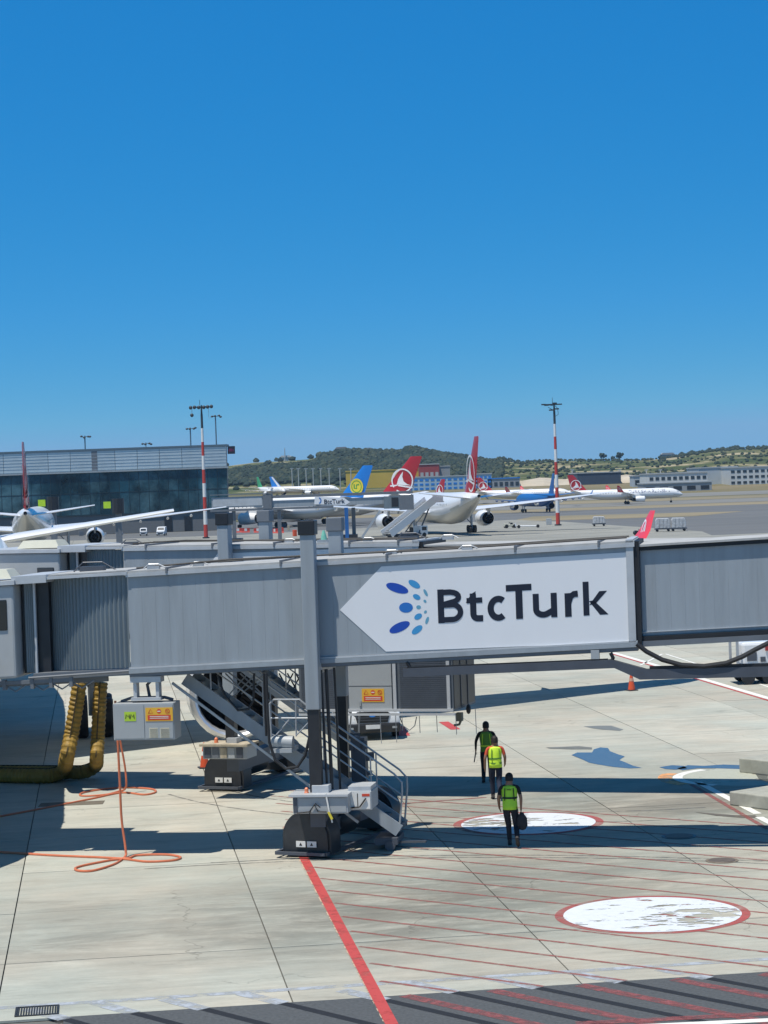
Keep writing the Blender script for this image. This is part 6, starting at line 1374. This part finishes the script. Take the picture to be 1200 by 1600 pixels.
def dolly(px, py, n, lab, h_=1.6, m='pal'):
    p = gnd(px, py); t = thing('cargo_dolly', lab, 'cargo dolly', p, R(-4), 'cargo dollies by the right taxiway')
    b = MB(); b.box(-1.3*n, 1.3*n, -1, 1, .35, .5); b.build('deck', K['beam'], t)
    for k in range(n):
        x = (k-(n-1)/2)*2.55; b = MB(); b.prism([(-1.15, 0), (1.15, 0), (1.15, h_*.7), (.95, h_), (-.95, h_*1.02), (-1.15, h_*.8)], (x, -.95, .52), (1, 0, 0), (0, 0, 1), (0, 1.9, 0)); b.build('wrapped_load', K[m], t, bevel=.08)
        b = MB()
        for q in (-.6, 0, .6): b.bar((x+q, -.97, .55), (x+q+.1, -.97, .5+h_*.95), .04, .03)
        b.build('strap', K['greyd'], t, kind='stuff')
        for s2 in (-.9, .9):
            for y in (-.8, .8): b = MB(); b.lathe([(-.08, .05), (-.08, .2), (.08, .2), (.08, .05)], (x+s2, y, .2), (0, 1, 0), 12, True); b.build('wheel', K['black'], t)
dolly(936, 822, 1, 'single dolly with a wrapped white load right of the banded mast', 1.3)
dolly(1048, 830, 2, 'pair of coupled dollies with grey wrapped loads behind the red winglet', 1.6)
tug(1000, 836, R(8), 'dark flat tug just left of the red winglet', .6, 'beam')
crate('equipment_box', 858, 820, 1.1, .8, 1.3, K['boxl'], 'small pale box at the foot of the right banded mast', 'box')
crate('cargo_container', 134, 833, 6.4, 3, 4.0, K['boxl'], 'white high-sided container truck box in front of the glass pier', 'container')
for px, py in ((67, 786), (169, 789)):
    v = at(px, py, 400); p = Vector((v.x, 400, gz(400))); tt = thing('catering_lift', 'dark lift unit with a bright lime square %s the leftmost airliner tail' % ('right beside' if px < 100 else 'well right of'), 'lift unit', p, 0, 'lift units with lime squares')
    b = MB(); b.tube([(1.7, .5, v.z-gz(400)-1.6), (1.7, .5, v.z-gz(400)+1.1)], 1.1, 10); b.build('body', K['blackp'], tt, smooth=True)
    b = MB(); b.box(1.2, 2.2, .2, 1.2, 0, v.z-gz(400)-1.6); b.build('leg', K['greyd'], tt)
    b = MB(); b.box(-.75, .55, -.75, -.6, v.z-gz(400)-.6, v.z-gz(400)+.6); b.build('lime_panel', mat('panel_lime', (.48, .72, .03), .5), tt)
ORD = ['first', 'second', 'third', 'fourth', 'fifth', 'sixth', 'seventh', 'eighth', 'ninth', 'tenth', 'eleventh', 'twelfth', 'thirteenth', 'fourteenth', 'fifteenth', 'sixteenth']
CM = [('tan', K['tan']), ('pale', K['boxl']), ('dark', K['beam']), ('grey', K['greyd']), ('orange', K['cone'])]
for i, px in enumerate(sorted([random.uniform(100, 210) for _ in range(9)]+[random.uniform(405, 480) for _ in range(5)]+[642, 655])):
    w_ = random.uniform(.5, 1.6); cn, cm = CM[(i*3+i//4) % 5]
    crate('equipment_case', px, random.uniform(824, 838), w_, 1, random.uniform(.5, 1.4), cm, '%s ground equipment case, %s from the left on the far stands' % (cn, ORD[i]), 'case', 'ground equipment cases by the terminal', random.uniform(-.4, .4))

# ================================================================ FAR BUILDINGS
def shed(px0, px1, pyt, Y, dp, m, lab, rows=0, cols=0, roofm=None, name='far_building', wm='glass', grp='airport buildings across the runway'):
    a, c = at(px0, pyt, Y), at(px1, pyt, Y); zt = (a.z+c.z)/2; z0 = gz(Y)-.5
    t = thing(name, lab, 'building', ((a.x+c.x)/2, Y, z0), 0, grp); W_ = (c.x-a.x)/2; H_ = zt-z0
    b = MB(); b.box(-W_, W_, 0, dp, 0, H_); b.build('wall', m, t)
    b = MB(); b.box(-W_-.3, W_+.3, -.3, dp+.3, H_+.002, H_+.6); b.build('roof', roofm or K['boxl'], t)
    if rows:
        bm_ = MB().box(-.5, .5, -.12, .05, -.5, .5).mesh('window', K[wm])
        for r_ in range(rows):
            for k in range(cols): inst('window', bm_, t, (-W_+2*W_*(k+.5)/cols, 0, H_*(r_+.55)/(rows+.2)), sc=(2*W_/cols*.62, 1, H_/rows*.42))
    return t
M_ = lambda n_, c_: mat(n_, c_, .8, var=.08, scale=.1)
shed(540, 672, 735, 1500, 60, M_('wall_yellow', (.62, .43, .07)), 'wide plain yellow building at the foot of the hill', roofm=M_('wall_yellow', (.62, .43, .07)))
shed(655, 686, 726, 1460, 40, M_('wall_brick_red', (.30, .05, .05)), 'small red building beside the yellow one', 1, 4, wm='boxl')
shed(686, 703, 729, 1470, 30, M_('wall_grey', (.30, .32, .34)), 'small grey block right of the red building')
shed(636, 742, 745, 1330, 40, M_('wall_pale_blue', (.36, .50, .62)), 'long pale blue office building behind the fins', 3, 12, wm='blue')
shed(742, 768, 741, 1330, 40, M_('wall_pale_blue', (.36, .50, .62)), 'pale blue block with three window rows right of the fin', 3, 4, wm='blue')
shed(762, 812, 748, 1330, 40, M_('wall_grey', (.30, .32, .34)), 'grey hall with blue roof right of the pale blue block', 1, 6, roofm=K['blue'])
shed(902, 970, 739, 1330, 60, M_('wall_navy', (.045, .065, .10)), 'long dark navy hall behind the taxiing airliner')
shed(1013, 1105, 740, 1180, 40, M_('wall_light', (.58, .60, .60)), 'low light terminal with a window band, left of the big hall', 2, 10)
shed(1092, 1152, 731, 1230, 50, M_('wall_hall', (.42, .47, .51)), 'plain tall blue-grey hall on the right')
shed(1140, 1290, 729, 1200, 50, M_('wall_light', (.58, .60, .60)), 'white three-storey office building at the right edge', 3, 16)
shed(1005, 1112, 755, 1110, 25, M_('wall_grey', (.30, .32, .34)), 'low grey hall with dark doors in front of the right buildings', 1, 5, wm='blackp')
shed(990, 1022, 744, 1230, 20, M_('wall_hall', (.42, .47, .51)), 'small blue-grey building left of the low terminal', 1, 3)
# bare earth bank behind the field
eb_ = MB(); EM = mat('bare_earth', (.43, .37, .28), .95, var=.25, scale=.05, stretch=(.4, 1, 1), dirt_refl=(.62, .58, .5), dirt_refl_amt=.7)
pt = []
xs_ = [at(780+14*i, 745, 1345).x for i in range(34)]
eb_.loft([[(x, 1340, gz(1340)-1), ] + [(x, 1352, gz(1352)+2.8+.5*math.sin(i*1.7)+.8*math.sin(i*.6))] + [(x, 1385, gz(1385)+3.4+.8*math.sin(i*1.3+1))] + [(x, 1440, gz(1440)-1)] for i, x in enumerate(xs_)], cap=False, closed=False)
o = eb_.build('earth_bank', EM); o['kind'] = 'structure'

# ================================================================ HILLS
RL = [(-1400, 735), (-400, 732), (0, 730), (300, 728), (360, 722), (390, 717), (440, 714), (480, 712), (505, 707), (530, 702), (560, 701), (600, 702), (634, 702), (640, 697), (655, 697), (690, 706), (730, 711), (760, 716), (785, 719), (830, 719), (870, 717), (930, 717), (1000, 717), (1040, 714), (1080, 708), (1120, 702), (1160, 699), (1220, 697), (1400, 692), (2600, 700)]
def ridge_py(px):
    for (a, ya), (b_, yb) in zip(RL, RL[1:]):
        if a <= px <= b_: return ya+(yb-ya)*(px-a)/(b_-a)+(7 if px < 780 else 3)
    return RL[-1][1]
YR = 2400.0
def ridge_h(x):
    px = 600+x*FOC/YR; py = ridge_py(max(-1390, min(2590, px))); yh = 750-(px-600)*math.tan(ROLL); return HC+(yh-py)*YR/FOC
def n2(x, y, s): return math.sin(x/s+1.3*math.sin(y/s*.7))*math.cos(y/s*.9+.7*math.sin(x/s*1.3))
def hz(x, Y):
    """terrain height between the field and beyond the ridge"""
    h0 = gz(Y); R_ = ridge_h(x*YR/max(Y, 1800)) if Y < YR else ridge_h(x)
    if Y < 1450: return h0
    f_ = min(1, (Y-1450)/(YR-1450)); f_ = f_*f_*(3-2*f_)
    z = h0+(R_-h0)*f_ + n2(x, Y, 60)*1.6*f_*(1-f_)*4 + n2(x+90, Y*1.3, 23)*.8*f_*(1-f_)*4
    if Y > YR: z = R_ - (Y-YR)*.02 + (2.0*n2(x, Y, 200))
    return z
hb_ = MB(); XS = [-1500+18*i for i in range(190)]; YS = [1440+24*i for i in range(41)]+[2450, 2600, 3000, 3600]
hb_.loft([[(x, y, hz(x, y)+(-.3 if y == 1440 else 0)) for x in XS] for y in YS], cap=False, closed=False)
def hill_mat():
    m = bpy.data.materials.new('hillside'); m.use_nodes = True; n = m.node_tree.nodes; l = m.node_tree.links; b = n['Principled BSDF']; b.inputs['Roughness'].default_value = .95; b.inputs['Specular IOR Level'].default_value = .05
    g = n.new('ShaderNodeNewGeometry'); mp = n.new('ShaderNodeMapping'); mp.inputs['Scale'].default_value = (.5, .5, 2.5); l.new(g.outputs['Position'], mp.inputs[0])
    no = n.new('ShaderNodeTexNoise'); no.inputs['Scale'].default_value = .03; no.inputs['Detail'].default_value = 9; no.inputs['Roughness'].default_value = .65; l.new(mp.outputs[0], no.inputs['Vector'])
    cr = n.new('ShaderNodeValToRGB'); l.new(no.outputs[0], cr.inputs[0]); e = cr.color_ramp.elements; e[0].position = .38; e[0].color = (.05, .07, .03, 1); e[1].position = .60; e[1].color = (.36, .31, .20, 1)
    x = e.new(.47); x.color = (.075, .095, .04, 1); x = e.new(.55); x.color = (.15, .145, .07, 1); l.new(cr.outputs[0], b.inputs['Base Color']); return m
o = hb_.build('hills', hill_mat(), smooth=True); o['kind'] = 'structure'
# the woods on the slope: one mass of leaf clumps
ico = []
def clump(b, c, r_, m):
    b.use(m); n = 6; rg = []
    for j, (zz, q) in enumerate(((-.35, .75), (.1, 1.0), (.55, .72), (.85, .28))):
        rg.append([(c[0]+r_*q*math.cos(2*math.pi*k/n+j)*random.uniform(.75, 1.2), c[1]+r_*q*math.sin(2*math.pi*k/n+j)*random.uniform(.75, 1.2), c[2]+r_*zz*random.uniform(.8, 1.15)) for k in range(n)])
    b.loft(rg)
TG = [mat('leaf_dark', (.016, .032, .022), .9, var=.3, scale=.4), mat('leaf_mid', (.022, .040, .025), .9, var=.3, scale=.4), mat('leaf_olive', (.045, .058, .032), .9, var=.3, scale=.4)]
b = MB(); cnt = 0
def wood_density(px, f_):
    """px column and 0..1 height on the slope as they lie on the ground"""
    if 350 < px < 785:
        if px > 680: return 1.0 if f_ > .26 else .10
        if .24 < f_ < .60: return 1.0 if px > 365 else .4
        if f_ >= .60: return .01 if px < 500 else (.12 if px < 560 else .30)
        return .035
    if px >= 785: return .09 if f_ < .85 else .25
    return .3
tries = 0
while cnt < 6500 and tries < 60000:
    tries += 1; Y = random.uniform(1560, 2395); px = random.uniform(300, 1280); x = (px-600)*Y/FOC
    f_ = (Y-1450)/(YR-1450); pn = n2(x, Y, 75)*.5+.5
    if random.random() > wood_density(px, f_)*(.55+.7*pn): continue
    r_ = random.uniform(2.0, 4.2) if px < 785 else random.uniform(.8, 1.9)
    clump(b, (x, Y, hz(x, Y)+r_*.5), r_, random.choice(TG if px < 775 else TG[1:])); cnt += 1
for px in range(520, 800, 3):
    if random.random() < .75: x = (px-600)*YR/FOC; r_ = random.uniform(2.5, 5) ; clump(b, (x, YR, hz(x, YR)+r_*.4), r_, TG[0]); cnt += 1
for px in range(1035, 1260, 4):
    if random.random() < .7: x = (px-600)*YR/FOC; r_ = random.uniform(2, 4); clump(b, (x, YR-5, hz(x, YR)+r_*.4), r_, TG[1])
o = b.build('hill_woods', None); tag(o, 'dark green woods covering the hills beyond the airfield', 'woods'); o['kind'] = 'stuff'
# single trees and small houses on the skyline
def tree(px, Y, r_, lab):
    x = (px-600)*Y/FOC; z = hz(x, Y); t = thing('round_tree', lab, 'tree', (x, Y, z-.3), random.random(), 'single trees on the skyline')
    b = MB(); b.tube([(0, 0, 0), (.1, 0, r_*.6), (0, .1, r_*1.1)], [.35, .3, .2], 6); b.bar((0, 0, r_*.6), (r_*.5, 0, r_*1.1), .2); b.bar((0, 0, r_*.6), (-r_*.5, .1, r_*1.0), .2); b.build('trunk', mat('bark', (.08, .06, .045), .9), t)
    b = MB()
    for i in range(26):
        d_ = Vector((random.gauss(0, 1), random.gauss(0, 1), random.gauss(0, .8))).normalized()*r_*random.uniform(.3, .85); clump(b, (d_.x, d_.y, r_*1.25+d_.z*.8), r_*random.uniform(.25, .42), random.choice(TG[:2]))
    b.build('crown', None, t)
tree(945, 2300, 4.2, 'round dark tree standing alone on the skyline right of the mast')
tree(971, 2300, 4.6, 'wider round tree on the skyline, right of the first')
tree(960, 2310, 2.5, 'low bush between the two round skyline trees')
for px, w_, h_, m, lab in ((450, 12, 4, M_('wall_light', (.58, .60, .60)), 'small pale house on the left hill crest'), (537, 13, 5, M_('wall_hut', (.25, .24, .24)), 'larger dark house on the crest of the hill'), (578, 10, 4, M_('wall_grey', (.30, .32, .34)), 'small grey house on the crest right of the dark house'), (1045, 14, 4, M_('wall_grey', (.30, .32, .34)), 'small grey house where the right hill begins')):
    x = (px-600)*YR/FOC; z = hz(x, YR); t = thing('hill_house', lab, 'house', (x, YR-8, z-1), 0, 'houses on the hill crest')
    b = MB(); b.box(-w_/2, w_/2, 0, 8, 0, h_+1); b.build('wall', m, t); b = MB(); b.prism([(-w_/2-.6, h_+1), (w_/2+.6, h_+1), (w_/2-1.5, h_+3), (-w_/2+1.5, h_+3)], (0, -.5, .01), (1, 0, 0), (0, 0, 1), (0, 9, 0)); b.build('roof', m, t)
x = (449-600)*YR/FOC; t = thing('antenna_tower', 'thin white antenna mast on the left hill crest', 'antenna', (x, YR-10, hz(x, YR)-1), 0); b = MB(); b.tube([(0, 0, 0), (0, 0, 15)], [.9, .35], 6); b.build('pole', K['boxl'], t)
# thin lamp posts before the wood
def post_line(spec, grp, lab):
    for k, (px, py0, py1, Y) in enumerate(spec):
        a = at(px, py0, Y); z0 = gz(Y); hh = a.z-z0; t = thing('lamp_post', lab+', %s from the left' % ORD[k], 'lamp post', (a.x, Y, z0), 0, grp)
        b = MB(); b.tube([(0, 0, 0), (0, 0, hh)], .38, 6); b.build('pole', mat('post_pale', (.45, .46, .44), .6), t)
        b = MB(); b.box(-1.1, 1.1, -.3, .3, hh, hh+.6); b.build('lamp_head', K['galv'], t)
post_line([(px, 733, 757, 1420) for px in (456, 466, 478, 489, 501, 514, 531, 548)], 'lamp posts in a row before the wooded hill', 'thin pale lamp post before the wooded hill')
post_line([(px, 735, 757, 1400) for px in (894, 925, 968, 1010, 1032, 1090, 1118)], 'lamp posts scattered before the right hills', 'thin lamp post before the right hills')
b = MB(); x0 = at(367, 750, 1450); t = thing('access_road', 'x', 'x')
bpy.data.objects.remove(t)
line('access_road', gnd(379, 768), gnd(374, 764), 9, M_('road_pale', (.4, .39, .35)), .1)

# ================================================================ AIR
if HAZE:
    b = MB(); b.box(-3000, 3000, -230, 3960, -6, 82)
    m = bpy.data.materials.new('haze_air'); m.use_nodes = True; n = m.node_tree.nodes; n.clear(); o_ = n.new('ShaderNodeOutputMaterial'); v = n.new('ShaderNodeVolumePrincipled')
    v.inputs['Color'].default_value = (.50, .74, 1.0, 1); v.inputs['Density'].default_value = HAZE; v.inputs['Anisotropy'].default_value = .2; m.node_tree.links.new(v.outputs[0], o_.inputs['Volume'])
    o = b.build('haze', m); o['kind'] = 'stuff'; tag(o, 'pale blue summer haze over the airfield', 'haze'); o.display_type = 'WIRE'
